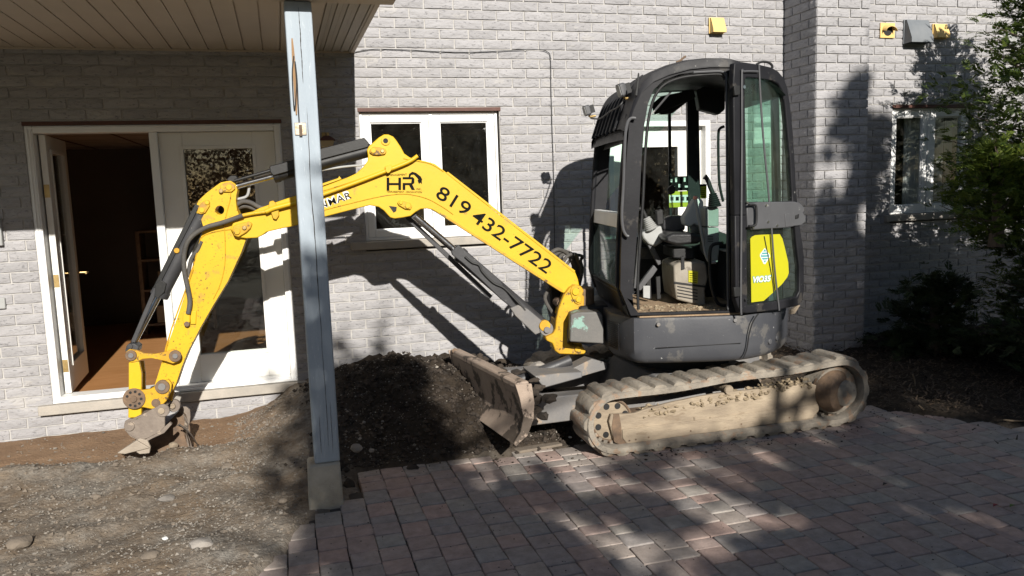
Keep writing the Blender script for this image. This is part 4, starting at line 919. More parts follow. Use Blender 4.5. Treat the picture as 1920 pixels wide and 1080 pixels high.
for side_y, s_ in ((YN, 1), (YF, -1)):
    for (c, r0, nm) in ((cL, rL-.055, 'idler_wheel'), (cR, rR-.06, 'drive_sprocket')):
        y0 = side_y+s_*.05; w_ = MB(); y0 += s_*.04 if c is cL else 0; c0 = Vector((c.x, y0, c.z)); d_ = Vector((0, s_, 0))
        w_.tube([c0+d_*.0, c0+d_*.012, c0+d_*.0121, c0+d_*.16, c0+d_*.1601, c0+d_*.17], [r0*.97, r0, r0, r0, r0, r0*.9], 40)
        wo = w_.build(nm, MT['mud'] if s_ > 0 and c is cL else MT['rubber'] if s_ > 0 else MT['frame'], ex, bev=.002)
        if s_ > 0 and c is cL:
            MB().tube([c0+d_*-.004+Vector((math.cos(a_)*r0*.93, 0, math.sin(a_)*r0*.93)) for a_ in [2*math.pi*i/40 for i in range(41)]], .008, 6, False).build('rim', MT['rust'], wo, smooth=True)
            for k in range(8):
                a_ = 2*math.pi*k/8+.35; q = c0+Vector((math.cos(a_)*r0*.70, -.003, math.sin(a_)*r0*.70)); MB().cyl(q, q+Vector((0, .006, 0)), .021, 14).build('wheel_hole', MT['black'], wo)
    ys = side_y+s_*.04
    if s_ > 0:
        c0 = Vector((cR.x, ys, cR.z)); rg = []
        MB().tube([c0+Vector((-.02, .05, 0)), c0+Vector((-.02, .0, 0)), c0+Vector((-.01, -.03, 0)), c0+Vector((0, -.045, 0)), c0+Vector((0, -.05, 0))], [.155, .15, .125, .085, .03], 30).build('drive_motor', MT['rust'], ex, smooth=True)
        MB().tube([Vector((cR.x+.03, ys+.0, cR.z-.01)), Vector((cR.x+.03, ys-.055, cR.z-.01)), Vector((cR.x+.03, ys-.07, cR.z-.01)), Vector((cR.x+.03, ys-.078, cR.z-.01))], [.092, .088, .065, .02], 26).build('motor_cap', MT['rubber'], ex, smooth=True)
    for x in (2.38, 2.72, 3.08, 3.42):
        b = MB(); b.tube([(x, side_y+s_*.058, .085), (x, side_y+s_*.062, .085), (x, side_y+s_*.20, .085)], [.03, .052, .052], 22); b.build('track_roller', MT['mud'] if s_ > 0 else MT['frame'], ex, smooth=True)
tr_ = atY(1368, 732, YN+.035)
MB().tube([tr_, tr_+Vector((0, .012, 0)), tr_+Vector((0, .0121, 0)), tr_+Vector((0, .18, 0))], [.030, .034, .028, .028], 22).build('carrier_roller', MT['mud'], ex, smooth=True)
# centre frame and slew ring
b = MB(); b.loft([[Vector((2.3, YN+TW-.02, .20)), Vector((3.3, YN+TW-.02, .20)), Vector((3.3, YF-TW+.02, .20)), Vector((2.3, YF-TW+.02, .20))], [Vector((2.45, -1.9, .42)), Vector((3.2, -1.9, .42)), Vector((3.2, -1.15, .42)), Vector((2.45, -1.15, .42))]]); b.build('centre_frame', MT['frame'], ex, bev=.01)
MB().cyl((2.83, -1.53, .40), (2.83, -1.53, .56), .36, 40).build('slew_ring', MT['black'], ex)
# dozer blade
def bl(x, y, Y): return atY(x, y, Y)
n0 = bl(975, 722, -2.25); f0 = bl(849, 659, -.82); zt = .50
bt0 = Vector((1.37, -2.25, .535)); bt1 = Vector((1.27, -.82, .50))
bt0 = n0; bt1 = f0
def bprof(t):    # curved face profile: offsets (dx, dz) from the top edge, front face first
    return [(0, 0), (.020, -.10), (.035, -.20), (.028, -.28), (-.005, -.33), (-.045, -.365)]
rings = []
for t in (0, .25, .5, .75, 1):
    o_ = bt0.lerp(bt1, t); o_.z = bt0.z*(1-t)+bt1.z*t; F_ = [o_+Vector((dx-.02, 0, dz)) for dx, dz in bprof(t)]; Bk = [o_+Vector((dx+.025, 0, dz)) for dx, dz in reversed(bprof(t))]
    rings.append(F_+Bk)
db = MB().loft(rings).build('dozer_blade', MT['blade'], ex, bev=.004)
q0, q1 = bt0+Vector((.0, -.004, .0)), bt1+Vector((0, .004, 0))
MB().bar(q0+Vector((.02, 0, -.005)), q1+Vector((.02, 0, -.005)), .085, .05).build('top_rail', MT['blade'], db, bev=.014)
pe = [Vector((-.035, 0, .01)), Vector((.07, 0, .005)), Vector((.085, 0, -.12)), Vector((.075, 0, -.22)), Vector((.035, 0, -.32)), Vector((-.045, 0, -.38)), Vector((-.06, 0, -.36)), Vector((-.01, 0, -.29)), Vector((.01, 0, -.2)), Vector((-.01, 0, -.08))]
for o_, s_ in ((bt0, -1), (bt1, 1)): MB().prism([o_+p+Vector((0, s_*.002, 0)) for p in pe], (0, s_*.018, 0)).build('end_plate', MT['blade'], db, bev=.003)
MB().cyl(bt1+Vector((.0, -.05, .0)), bt1+Vector((.0, -.085, .02)), .022, 14).build('lifting_eye', MT['rust'], db)
for y0, y1 in ((-2.02, -1.90), (-1.16, -1.04)):
    b = MB(); b.loft([[Vector((1.42, y0, .20)), Vector((1.42, y1, .20)), Vector((1.42, y1, .385)), Vector((1.42, y0, .385))], [Vector((2.4, y0+.03*(1 if y0 < -1.5 else -1), .20)), Vector((2.4, y1+.03*(1 if y0 < -1.5 else -1), .20)), Vector((2.4, y1+.03*(1 if y0 < -1.5 else -1), .36)), Vector((2.4, y0+.03*(1 if y0 < -1.5 else -1), .36))]])
    b.build('blade_arm', MT['frame'], ex, bev=.008)
MB().prism([Vector((1.44, -2.02, .20)), Vector((1.44, -1.04, .20)), Vector((1.80, -1.2, .20)), Vector((1.80, -1.86, .20))], (0, 0, .02)).build('arm_plate', MT['frame'], ex, bev=.004)
MB().cyl((1.46, -1.53, .36), (1.95, -1.53, .50), .04, 18).build('blade_cylinder', MT['cyl'], ex, smooth=True)
cp = [atY(1045, 705, -1.63), atY(1110, 673, -1.63), atY(1137, 680, -1.60), atY(1139, 692, -1.60), atY(1060, 715, -1.66)]
MB().prism(cp, (0, .16, -.01)).build('cylinder_cover', MT['frame'], ex, bev=.006)
cp = [atY(1003, 705, -1.8), atY(1045, 700, -1.75), atY(1092, 697, -1.75), atY(1092, 708, -1.75), atY(1020, 728, -1.8)]
MB().prism(cp, (0, .30, 0)).build('blade_bracket', MT['frame'], ex, bev=.008)
# soil carried behind the blade
ms = MB(); r_ = random.Random(9)
for i in range(90):
    t = r_.random(); o_ = bt0.lerp(bt1, t); ms.blob(o_+Vector((r_.uniform(.05, .20), 0, r_.uniform(-.22, -.03)-.1*0)), r_.uniform(.02, .05), r_.uniform(.02, .05), r_.uniform(.015, .035), i+300, .3, 2)
tag(ms.build('carried_soil', MT['soilclod'], ex, smooth=True), kind='stuff')
for (x, y, r0) in ((992, 697, .045), (1013, 691, .07)):
    p = atY(x, y, -1.45); tag(MB().blob(p, r0*1.2, r0, r0*.7, r0*77, .35, 2).build('broken_stone', MT['stone']), 'pale %s stone lying on the blade arm behind the blade' % ('small' if r0 < .05 else 'larger chipped'), 'stone')
# --- upper body
def S(l): return side(l)
def sprism(P, l, th, name, m, bev=.004, hole=None, parent=None, z=None):
    b = MB(); b.prism(S(l).pts(P), -HL*th, S(l).pts(hole) if hole else None); return b.build(name, m, parent or ex, bev=bev)
plan = [(.50,.60),(.46,.685),(.40,.71),(.20,.725),(0,.735),(-.15,.735),(-.27,.72)]
for i in range(1, 22):
    a_ = math.radians(110.6+i*7.4); plan.append((.77*math.cos(a_), .77*math.sin(a_)))
plan += [(.10,-.74),(.35,-.66),(.56,-.52),(.62,-.35),(.60,.10),(.58,.40)]
def plan_ring(z, k, dz=0): return [H(f*k, l*k, z) for f, l in plan]
MB().loft([plan_ring(.555, .93), plan_ring(.572, .965), plan_ring(.60, .987), plan_ring(.66, 1), plan_ring(.845, 1), plan_ring(.866, .993), plan_ring(.868, .97)]).build('upper_body', MT['body'], ex, smooth=True)
# seam between the front and rear side panels, bolts, panel crease
def onplan(f, l, z, k=1.003): return H(f*k, l*k, z)
MB().tube(smooth_path([S(.735).px(x, y, .003) for x, y in ((1422,588), (1412,603), (1405,625), (1400,655), (1393,672))]), .0045, 6).build('panel_seam', MT['black'], ex, smooth=True)
MB().tube(smooth_path([S(.737).px(x, y, .001) for x, y in ((1231,652), (1310,648), (1390,643))]), .0025, 6).build('panel_crease', MT['black'], ex, smooth=True)
for x, y in ((1235, 609), (1379, 601)):
    p = S(.735).px(x, y, .006); MB().cyl(p, p-HL*.02, .013, 16).build('panel_bolt', MT['frame'], ex, bev=.003)
for ang, z in ((128, .66), (135, .67)):
    a_ = math.radians(ang); p = H(.775*math.cos(a_), .775*math.sin(a_), z); d_ = (p-MC); d_.z = 0; d_.normalize(); MB().cyl(p+d_*.003, p-d_*.02, .019, 18).build('panel_plug', MT['cabgrey'], ex, bev=.003)
# front chamfer with the cooling louvre
for i in range(14):
    z = .63+i*.0135; a_, b_ = H(.52, .58, z), H(.598, .28, z+.0)
    MB().bar(a_.lerp(b_, .12)+HF*.012+HL*.006, a_.lerp(b_, .72)+HF*.012+HL*.006, .006, .005).build('louvre_slat', MT['cab'], ex)
# floor of the cab, sill and muddy step
MB().loft([[H(f, l, .869) for f, l in ((.46,.58),(.42,.68),(-.25,.695),(-.5,.47),(-.58,-.3),(.46,-.34))], [H(f, l, .884) for f, l in ((.46,.58),(.42,.68),(-.25,.695),(-.5,.47),(-.58,-.3),(.46,-.34))]]).build('cab_floor', MT['mudfloor'], ex)
ml = MB(); r_ = random.Random(14)
for i in range(160): ml.blob(H(r_.uniform(-.15, .38), r_.uniform(.25, .66), .886), r_.uniform(.006, .02), r_.uniform(.006, .02), r_.uniform(.003, .008), i+40, .5, 1)
tag(ml.build('floor_dirt', MT['mudclod'], ex, smooth=True), kind='stuff')
# hood and engine cover behind and right of the cab
MB().loft([[H(f*k_, l*k_, z) for f, l in ((-.32,.55),(-.55,.50),(-.74,.15),(-.74,-.2),(-.6,-.46),(-.3,-.68),(.1,-.70),(.35,-.62),(.5,-.45),(.5,-.42),(-.3,-.42))] for z, k_ in ((.869, 1), (1.12, .99), (1.22, .95), (1.25, .88))]).build('engine_cover', MT['body'], ex, smooth=True)
# counter block on the body's front, with flaking green paint
sprism([(1070,590),(1082,586),(1122,585),(1130,590),(1135,645),(1068,641)], .30, .16, 'front_weight', MT['greenpaint'], .010)
MB().cyl(H(.74, .02, .60), H(.74, .02, 1.0), .10, 24).build('swing_pivot', MT['rust'], ex, bev=.01)
MB().obox(H(.55, -.12, .60), HF*.22, HL*.28, Vector((0, 0, .28))).build('swing_mount', MT['black'], ex, bev=.02)
# hose loops above the boom foot
for k, (dx, r0, of) in enumerate(((0, .016, -.16), (10, .016, -.20), (22, .014, -.22), (34, .014, -.14), (46, .012, -.24))):
    P = [(1036+dx*.3, 500+k*4), (1028+dx, 482), (1045+dx, 468+k*3), (1066+dx*.5, 478+k*3), (1078+dx*.3, 510), (1080, 560)]
    MB().tube(smooth_path([B(x, y, of-.04*i) for i, (x, y) in enumerate(P)], 7), r0, 8).build('hydraulic_hose', MT['hose'], ex, smooth=True)
P = [(1030,540),(1022,560),(1035,585),(1050,600)]
MB().tube(smooth_path([B(x, y, -.12) for x, y in P], 7), .014, 8).build('hydraulic_hose', MT['hose'], ex, smooth=True)
MB().tube(smooth_path([B(x, y, .0) for x, y in ((1090,548),(1103,560),(1113,578),(1122,590))], 7), .020, 8).build('hydraulic_hose', MT['hose'], ex, smooth=True)
boom_prism([(1028,520),(1052,512),(1072,560),(1060,600),(1034,590)], -.24, .16, 'valve_cover', MT['black'], .02)
# --- cab
outer = [(1183,592),(1163,543),(1164,480),(1167,415),(1172,330),(1179,240),(1188,190),(1203,157),(1225,137),(1255,124),(1292,114),(1330,110),(1368,110),(1383,114),(1392,124),(1397,586)]
inner = [(1198,588),(1188,575),(1186,552),(1190,500),(1199,384),(1203,300),(1208,235),(1215,195),(1226,168),(1245,150),(1275,139),(1310,134),(1352,132),(1362,135),(1366,145),(1368,560),(1364,583)]
cabf = sprism(outer, .70, .05, 'cab_frame', MT['cab'], .012, hole=inner)
# the door seal: a thinner rib inside the frame
ins = [(1197,580),(1196,552),(1197,500),(1205,384),(1209,300),(1214,238),(1221,200),(1231,175),(1248,157),(1276,146),(1310,141),(1348,139),(1356,143),(1359,150)]
MB().tube(smooth_path(S(.685).pts(ins), 5), .010, 8).build('door_seal', MT['black'], cabf, smooth=True)
MB().tube(smooth_path(S(.70).pts([(1300,136),(1340,134),(1355,135),(1361,142),(1362,155),(1363,300),(1364,450),(1365,580)]), 4), .008, 8).build('door_stop_strip', MT['cabgrey'], cabf, smooth=True)
MB().tube(S(.715).pts([(1378,130),(1380,250),(1384,400),(1388,560)]), .011, 8).build('hinge_tube', MT['cab'], cabf, smooth=True)
O = [fl(p) for p in S(.70).pts(outer)]; I = [fl(p) for p in S(.70).pts(inner)]
FLS = -.46
def H2(f, l, z): return H(f+.07*max(0, (.7-l)/1.16)*smoothstep(.15, .5, f), l, z)
farO = [H2(f, FLS, z) for f, _, z in O]; farI = [H2(f, FLS, z) if z > 1.32 else H2(f, FLS, 1.32) for f, _, z in I]
b = MB(); b.prism(farO, HL*.05, farI); b.build('far_cab_side', MT['cab'], ex, bev=.010)
# window pane in the far side, with its dividers
fi = [(f, z) for f, _, z in I if z > 1.32]
b = MB(); b.prism([H2(f, FLS+.015, z) for f, z in fi], HL*.006); b.build('side_pane', MT['glass_cab'], ex)
for f, w_ in ((.235, .022), (-.045, .022)): MB().obox(H2(f, FLS+.01, 1.3), HF*w_, HL*.03, Vector((0, 0, 1.12))).build('window_divider', MT['cab'], ex, bev=.004)
MB().obox(H(.36, FLS+.02, 1.26), HF*-.56, HL*.02, Vector((0, 0, .07))).build('inner_sill', MT['cab'], ex, bev=.006)
# rear quarter and back of the cab
rq = [(-.27, .70), (-.42, .56), (-.58, .42)]
def ztop(f): return 2.50-.16*smoothstep(-.30, -.62, -abs(f) if f > -.3 else f) if f > -.3 else 2.50-.13*((-.3-f)/.32)**1.6
b = MB(); b.prism([H(-.56, .47, .87), H(-.66, .36, .87), H(-.62, .34, 2.36), H(-.54, .44, 2.40)], HL*-.05); b.build('rear_post', MT['cab'], ex, bev=.01)
b = MB(); b.prism([H(-.56, FLS, .87), H(-.66, FLS, .87), H(-.62, FLS, 2.36), H(-.52, FLS, 2.40)], HL*.05); b.build('rear_post', MT['cab'], ex, bev=.01)
MB().obox(H(-.60, -.31, .87), HF*-.04, HL*.70, Vector((0, 0, .55))).build('rear_panel', MT['cab'], ex, bev=.006)
MB().obox(H(-.61, -.31, 1.42), HF*-.006, HL*.70, Vector((0, 0, .92))).build('rear_pane', MT['glass_cab'], ex)
b = MB(); b.prism([H(-.28, .70, .87), H(-.58, .44, .87), H(-.58, .44, 1.34), H(-.28, .70, 1.34)], HL*-.03); b.build('quarter_panel', MT['cab'], ex, bev=.005)
b = MB(); b.prism([H(-.28, .68, 1.34), H(-.57, .43, 1.34), H(-.55, .43, 2.38), H(-.28, .66, 2.44)], HL*-.006); b.build('quarter_pane', MT['glass_cab'], ex)
# roof: profile taken from the near frame, carried across and closed over the back
prof = [(f, z) for f, _, z in O[5:15]]
prof = [(prof[0][0]+.03, prof[0][1]-.02)]+prof[1:-1]+[(-.34, 2.485), (-.43, 2.455), (-.50, 2.415), (-.55, 2.36)]
def roof_rings(ls, dz):
    R = []
    for l, up in ls:
        top = [H2(f, (l if l < .4 or f > -.24 else l-(-.24-f)*1.0), z+up+dz) for f, z in prof]; R.append(top)
    return R
up = roof_rings([(FLS-.025, -.045), (FLS-.015, 0), (FLS+.06, .022), (.15, .035), (.58, .022), (.70, .0), (.712, -.045)], .0)
lo = roof_rings([(FLS-.025, -.055), (FLS+.06, -.05), (.15, -.045), (.58, -.05), (.712, -.055)], 0)
b = MB(); n = len(prof)
b.loft(up+lo[::-1]+[up[0]], close=False, cap=False)
b.build('cab_roof', MT['cab'], ex, smooth=True)
hl = MB(); hl.loft([[H(f-.03*0, l, z-.075) for f, z in prof] for l in (-.33, -.32, .66, .67)], close=False, cap=False); hl.build('headliner', MT['black'], ex, smooth=True)
for i in range(7):      # ribs pressed into the sloping visor
    l = -.37+i*.135; P = [H2(prof[k][0]+.008, l, prof[k][1]+.018) for k in range(0, 4)]
    MB().tube(smooth_path(P, 4), .012, 6).build('visor_rib', MT['cab'], ex, smooth=True)
# front header, lower windscreen with its surround, cross bar
fr_ = {z_: f_ for f_, _, z_ in O[:9]}
def fz(z):
    ks = sorted(fr_); 
    for a_, b_ in zip(ks, ks[1:]):
        if a_ <= z <= b_: return fr_[a_]+(fr_[b_]-fr_[a_])*(z-a_)/(b_-a_)
    return fr_[ks[0]] if z < ks[0] else fr_[ks[-1]]
def front_bar(z0, z1, l0, l1, th, name, m, bev=.006, df=0.):
    f0, f1 = fz(z0)+df, fz(z1)+df; b = MB(); P = [H2(f0, l0, z0), H2(f0, l1, z0), H2(f1, l1, z1), H2(f1, l0, z1)]; b.prism(P, -HF*th); return b.build(name, m, ex, bev=bev)
front_bar(.87, 1.03, FLS+.02, .66, .05, 'front_panel', MT['cab'])
front_bar(2.14, 2.22, FLS+.02, .66, .05, 'front_header', MT['cab'])
front_bar(1.46, 1.56, FLS+.05, .64, .06, 'front_cross_bar', MT['decal_w'], df=-.01)
fp_ = MB(); fp_.prism([H2(fz(z)-.02, l, z) for l, z in ((FLS+.06, 1.04), (.62, 1.04), (.64, 1.10), (.64, 1.46), (FLS+.06, 1.46))], -HF*.006); fp_.build('lower_windscreen', MT['glass_cab'], ex)
front_bar(1.03, 1.055, FLS+.05, .64, .03, 'windscreen_seal', MT['black'], df=-.005)
for l in (FLS+.05, .60):
    MB().tube([H2(fz(z)+.0, l+.02, z) for z in (.95, 1.1, 1.3, 1.5, 1.7, 1.9, 2.1, 2.2)], .020, 8).build('front_post_trim', MT['cab'], ex, smooth=True)
# outer grab rail on the near front post
MB().tube(smooth_path(S(.73).pts([(1192,222),(1183,222),(1176,232),(1172,260),(1169,340),(1166,400),(1168,428),(1174,441),(1179,443)]), 5), .010, 8).build('grab_rail', MT['cabgrey'], ex, smooth=True)
# work lights
def work_light(x, y, l, s, name='work_light'):
    c = S(l).px(x, y); D = (HF*.95+HL*.15+Vector((0, 0, -.28))).normalized(); R_ = D.cross(Vector((0, 0, 1))).normalized(); U_ = R_.cross(D)
    b = MB(); 
    def ring(d, r): return [c+D*d+R_*(a_*r)+U_*(b_*r) for a_, b_ in ((-1, -.75), (-.75, -1), (.75, -1), (1, -.75), (1, .75), (.75, 1), (-.75, 1), (-1, .75))]
    b.loft([ring(-.025*s/.05, s*.8), ring(-.01, s), ring(.022, s)]); o = b.build('work_light', MT['cabgrey'], ex, bev=.003)
    MB().loft([ring(.0225, s*.86), ring(.0255, s*.84)]).build('lamp_lens', MT['console'], o)
    for i in range(5):
        q = c-D*(.025*s/.05)+R_*(s*(-.7+.35*i)); MB().obox(q-U_*s*.75-R_*.003, R_*.006, U_*s*1.5, -D*.03).build('cooling_fin', MT['black'], o)
    MB().tube([c-U_*s*1.0, c-U_*(s*1.35)-D*.01, c-U_*(s*1.5)-D*.05], .009, 8).build('bracket', MT['brass'], o, smooth=True)
work_light(1101, 207, -.36, .040); work_light(1166, 169, .50, .045)
MB().tube(smooth_path([S(.5).px(1170, 188), S(.5).px(1160, 200), S(.3).px(1145, 208), S(-.1).px(1125, 222), S(FLS).px(1108, 222)]), .006, 6).build('lamp_cable', MT['cable'], ex, smooth=True)
MB().prism([S(.72).px(x, y) for x, y in ((1191,178), (1197,136), (1199,138), (1198,155), (1195,180))], -HL*.02).build('roof_clip', MT['black'], ex, bev=.002)
MB().tube(smooth_path([S(.3).px(*q) for q in ((1268,117), (1276,113), (1283,107), (1286,106))]), [.008]*19, 6).build('roof_tab', MT['rust'], ex, smooth=True)
MB().tube(smooth_path([S(.2).px(*q) for q in ((1418,121), (1428,116), (1440,117), (1447,122), (1448,128))]), .009, 6).build('roof_handle', MT['black'], ex, smooth=True)
# wiper
MB().tube([S(.55).px(1258, 172), S(.55).px(1228, 207)], .007, 6).build('wiper_arm', MT['cabgrey'], ex, smooth=True)
MB().tube([S(.55).px(1228, 207), S(.55).px(1208, 228)], .005, 6).build('wiper_blade', MT['console'], ex, smooth=True)
MB().tube(smooth_path([S(.2).px(1165, 224), S(.2).px(1150, 240), S(.2).px(1135, 256)]), .006, 6).build('gas_strut', MT['black'], ex, smooth=True)
# sun visor and dark roof console seen through the opening
sprism([(1228,215),(1252,205),(1290,190),(1305,182),(1300,168),(1240,180),(1222,196)], .0, .02, 'sun_visor', MT['black'], .004)
sprism([(1225,205),(1240,215),(1262,212),(1290,190),(1300,185),(1286,178),(1240,186)], -.1, .02, 'roof_console', MT['black'], .004)
sprism([(1306,168),(1360,150),(1360,205),(1348,215),(1312,205)], -.05, .1, 'rear_console', MT['black'], .01)
# --- the cab door, swung open against the flank
dh = S(.745).px(1392, 585); dd = Vector((math.cos(math.radians(12)), math.sin(math.radians(12)), 0)); dn = Vector((dd.y, -dd.x, 0))
DP = Plane(dh+dn*.03, dn)
dO = [(1388,586),(1380,560),(1378,400),(1376,250),(1375,150),(1377,118),(1392,116),(1424,121),(1446,126),(1460,134),(1470,146),(1477,164),(1482,196),(1487,244),(1490,292),(1493,350),(1497,400),(1503,440),(1508,480),(1508,544),(1504,566),(1497,573),(1460,581),(1400,588)]
dI1 = [(1399,379),(1398,300),(1397,200),(1397,150),(1400,145),(1424,147),(1448,151),(1460,158),(1467,170),(1472,192),(1477,244),(1482,300),(1485,360),(1486,377)]
dI2 = [(1401,429),(1491,425),(1494,460),(1499,500),(1499,545),(1494,556),(1460,564),(1402,573)]
# frame in two rings so both openings are real
mid = 404
topO = [p for p in dO if p[1] <= 402]+[]; 
topP = [(1378,mid),(1376,250),(1375,150),(1377,118),(1392,116),(1424,121),(1446,126),(1460,134),(1470,146),(1477,164),(1482,196),(1487,244),(1490,292),(1493,350),(1497,mid)]
botP = [(1497,mid),(1503,440),(1508,480),(1508,544),(1504,566),(1497,573),(1460,581),(1400,588),(1388,586),(1380,560),(1378,mid)]
door = MB().prism(DP.pts(topP), -dn*.045, DP.pts(dI1)).prism(DP.pts(botP), -dn*.045, DP.pts(dI2)).build('cab_door', MT['cab'], ex, bev=.007, label='glazed cab door swung fully open')
def dprism(P, off, th, name, m, bev=.003): return MB().prism(DP.pts(P, off), -dn*th).build(name, m, door, bev=bev)
MB().prism(DP.pts(dI1, -.02), -dn*.006).build('upper_pane', MT['glass_cab'], door)
MB().prism(DP.pts(dI2, -.02), -dn*.006).build('lower_pane', MT['glass_cab'], door)
dprism([(1400,381),(1425,379),(1490,378),(1499,380),(1508,388),(1509,396),(1506,399),(1511,405),(1511,416),(1502,423),(1490,424),(1479,427),(1440,429),(1411,431),(1402,427)], .012, .045, 'latch_panel', MT['cabgrey'], .006)
dprism([(1472,401),(1481,399),(1484,424),(1473,426)], .016, .004, 'latch_rib', MT['cabgrey']); dprism([(1492,404),(1499,401),(1498,409),(1492,411)], .018, .008, 'latch_catch', MT['black'])
for x, y in ((1402,380), (1437,385), (1441,416), (1413,427), (1400,562), (1458,423)): 
    p = DP.px(x, y, .018); MB().cyl(p, p-dn*.01, .008, 12).build('screw', MT['steel'], door)
MB().tube(smooth_path(DP.pts([(1404,384),(1414,384),(1418,390),(1418,416),(1414,423),(1404,424)], .035), 4), .008, 8).build('door_handle', MT['black'], door, smooth=True)
MB().tube(smooth_path(DP.pts([(1423,121),(1425,165),(1428,215),(1433,280),(1440,350),(1446,420),(1452,500),(1461,582)], .006), 4), .0065, 6).build('glass_joint', MT['cabgrey'], door, smooth=True)
MB().tube(smooth_path(DP.pts([(1433,443),(1442,490),(1449,530),(1452,565)], -.01), 4), .003, 6).build('hair_crack', MT['black'], door, smooth=True)
MB().tube(smooth_path(DP.pts([(1390,590),(1389,560),(1390,400),(1391,250),(1391,140),(1395,134),(1421,134)], .012), 4), .007, 6).build('door_edge_strip', MT['cabgrey'], door, smooth=True)
p = DP.px(1396, 163, .01); MB().cyl(p, p-dn*.03, .011, 12).build('hinge_bolt', MT['steel'], door)
for y in (548, 170): dprism([(1377,y-9),(1388,y-10),(1388,y+8),(1378,y+9)], .022, .02, 'door_hinge', MT['black'], .004)
dprism([(1484,581),(1497,573),(1501,572),(1491,588),(1484,590)], .0, .02, 'torn_seal', MT['mud'], .003)
dprism([(1407,448),(1410,444),(1416,441),(1430,440),(1462,439),(1467,447),(1471,462),(1478,492),(1479,512),(1476,520),(1466,533),(1449,549),(1432,564),(1409,567),(1408,500)], -.014, .003, 'yellow_decal', MT['decal_y'], 0)
dprism([(1434,465),(1443,477),(1444,481),(1435,495),(1432,495),(1425,481),(1425,477)], -.0125, .001, 'diamond_emblem', MT['decal_w'], 0)
dprism([(1434,467),(1442,478),(1442,481),(1434,493),(1427,481),(1427,478)], -.0115, .001, 'diamond_emblem', MT['decal_t'], 0)
for y, w_ in ((472, 4), (477, 6), (482, 6), (487, 4)): dprism([(1434-w_, y), (1434+w_, y-.4), (1434+w_, y+1.2), (1434-w_, y+1.6)], -.0108, .001, 'emblem_bar', MT['decal_w'], 0)
text('VIO35', (1411,531), (1446,528), 13, -.0105, MT['decal_t'], 'model_lettering', door, DP, bold=.07, shear=.2)
text('VIO35', (1412,530), (1445,527.3), 11, -.0095, MT['decal_w'], 'model_lettering', door, DP, bold=.03, shear=.2)
text('7722', (1397,178), (1428,172), 16, -.05, MT['decal_k'], 'reversed_lettering', door, DP, mirror=True)
# --- inside the cab
sprism([(1263,498),(1275,492),(1322,490),(1325,500),(1328,520),(1322,545),(1324,576),(1268,562),(1264,530)], .30, .42, 'seat_pedestal', MT['pedestal'], .012)
sprism([(1264,528),(1325,536),(1325,540),(1264,532)], .304, .006, 'pedestal_seam', MT['black'], .001)
for i in range(4): sprism([(1270,536+i*6),(1308,543+i*6),(1308,545+i*6),(1270,538+i*6)], .303, .004, 'pedestal_slot', MT['black'], 0)
sprism([(1291,507),(1309,509),(1308,532),(1291,529)], .306, .003, 'warning_label', MT['decal_y'], 0)
for i in range(5): sprism([(1293,512+i*4),(1306,513.5+i*4),(1306,514.5+i*4),(1293,513+i*4)], .3075, .001, 'label_print', MT['decal_k'], 0)
sprism([(1277,482),(1283,480),(1284,505),(1277,507)], .305, .02, 'recliner_lever', MT['black'], .003)
def sblock(P, l, th, name, m, bev): return sprism(P, l, th, name, m, bev)
sprism([(1247,443),(1262,437),(1300,437),(1316,441),(1318,450),(1309,457),(1270,460),(1250,455)], .30, .48, 'seat_cushion', MT['seat'], .03)
sprism([(1316,445),(1326,440),(1330,425),(1330,416),(1324,413),(1318,418),(1314,430)], .16, .34, 'seat_backrest', MT['seat'], .03)
sprism([(1262,465),(1302,466),(1302,487),(1262,484)], .22, .35, 'seat_suspension', MT['black'], .01)
sprism([(1290,396),(1296,384),(1304,374),(1313,370),(1319,378),(1320,392),(1324,415),(1318,428),(1302,420),(1294,426),(1284,422),(1282,408)], .12, .12, 'grey_cloth', MT['curtain'], .012)
sprism([(1243,412),(1258,405),(1284,404),(1286,432),(1262,438),(1244,432)], -.05, .12, 'grey_bag', MT['cabgrey'], .02)
# near console with the levers
sprism([(1322,390),(1330,387),(1345,388),(1348,392),(1348,425),(1322,425)], .25, .14, 'lever_console', MT['console'], .008)
sprism([(1321,427),(1348,427),(1349,470),(1346,492),(1336,491),(1321,470)], .25, .14, 'lever_console', MT['console'], .008)
for i in range(4): sprism([(1327,443+i*3),(1337,443+i*3),(1337,444.2+i*3),(1327,444.2+i*3)], .253, .004, 'console_vent', MT['black'], 0)
MB().tube(smooth_path(S(.34).pts([(1304,371),(1308,395),(1314,430),(1319,458),(1324,480),(1331,491),(1342,492)]), 5), .0105, 8).build('control_lever', MT['console'], ex, smooth=True)
p = S(.34).px(1304, 371); MB().blob(p, .017, .017, .015, 2, .05, 2).build('lever_knob', MT['pink'], ex, smooth=True)
MB().tube(smooth_path(S(.45).pts([(1356,456),(1342,457),(1334,462),(1331,475),(1331,505),(1333,530),(1338,552),(1344,566),(1352,572),(1365,573)]), 5), .012, 8).build('grab_handle', MT['black'], ex, smooth=True)
MB().tube(smooth_path(S(.10).pts([(1358,237),(1350,241),(1347,252),(1347,300),(1349,345),(1356,378)]), 5), .010, 8).build('rear_hose', MT['black'], ex, smooth=True)
def joystick(P, boots, l, r0):
    j = MB().tube(smooth_path(S(l).pts(P), 5), [r0*1.1]*3+[r0*.9]*(5*(len(P)-1)-2), 10).build('joystick', MT['black'], ex, smooth=True)
    a_, b_ = S(l).pts(boots); d = b_-a_; R = []
    n = 14
    MB().tube([a_+d*i/n for i in range(n+1)], [.022+.024*i/n+(.006 if i % 2 else 0) for i in range(n+1)], 14).build('rubber_boot', MT['console'] if l < .2 else MT['black'], j, smooth=True)
joystick([(1198,392),(1203,392),(1208,400),(1212,410)], [(1212,408),(1222,430)], .05, .016)
joystick([(1321,331),(1326,336),(1332,352),(1338,366)], [(1336,362),(1340,388)], .25, .018)
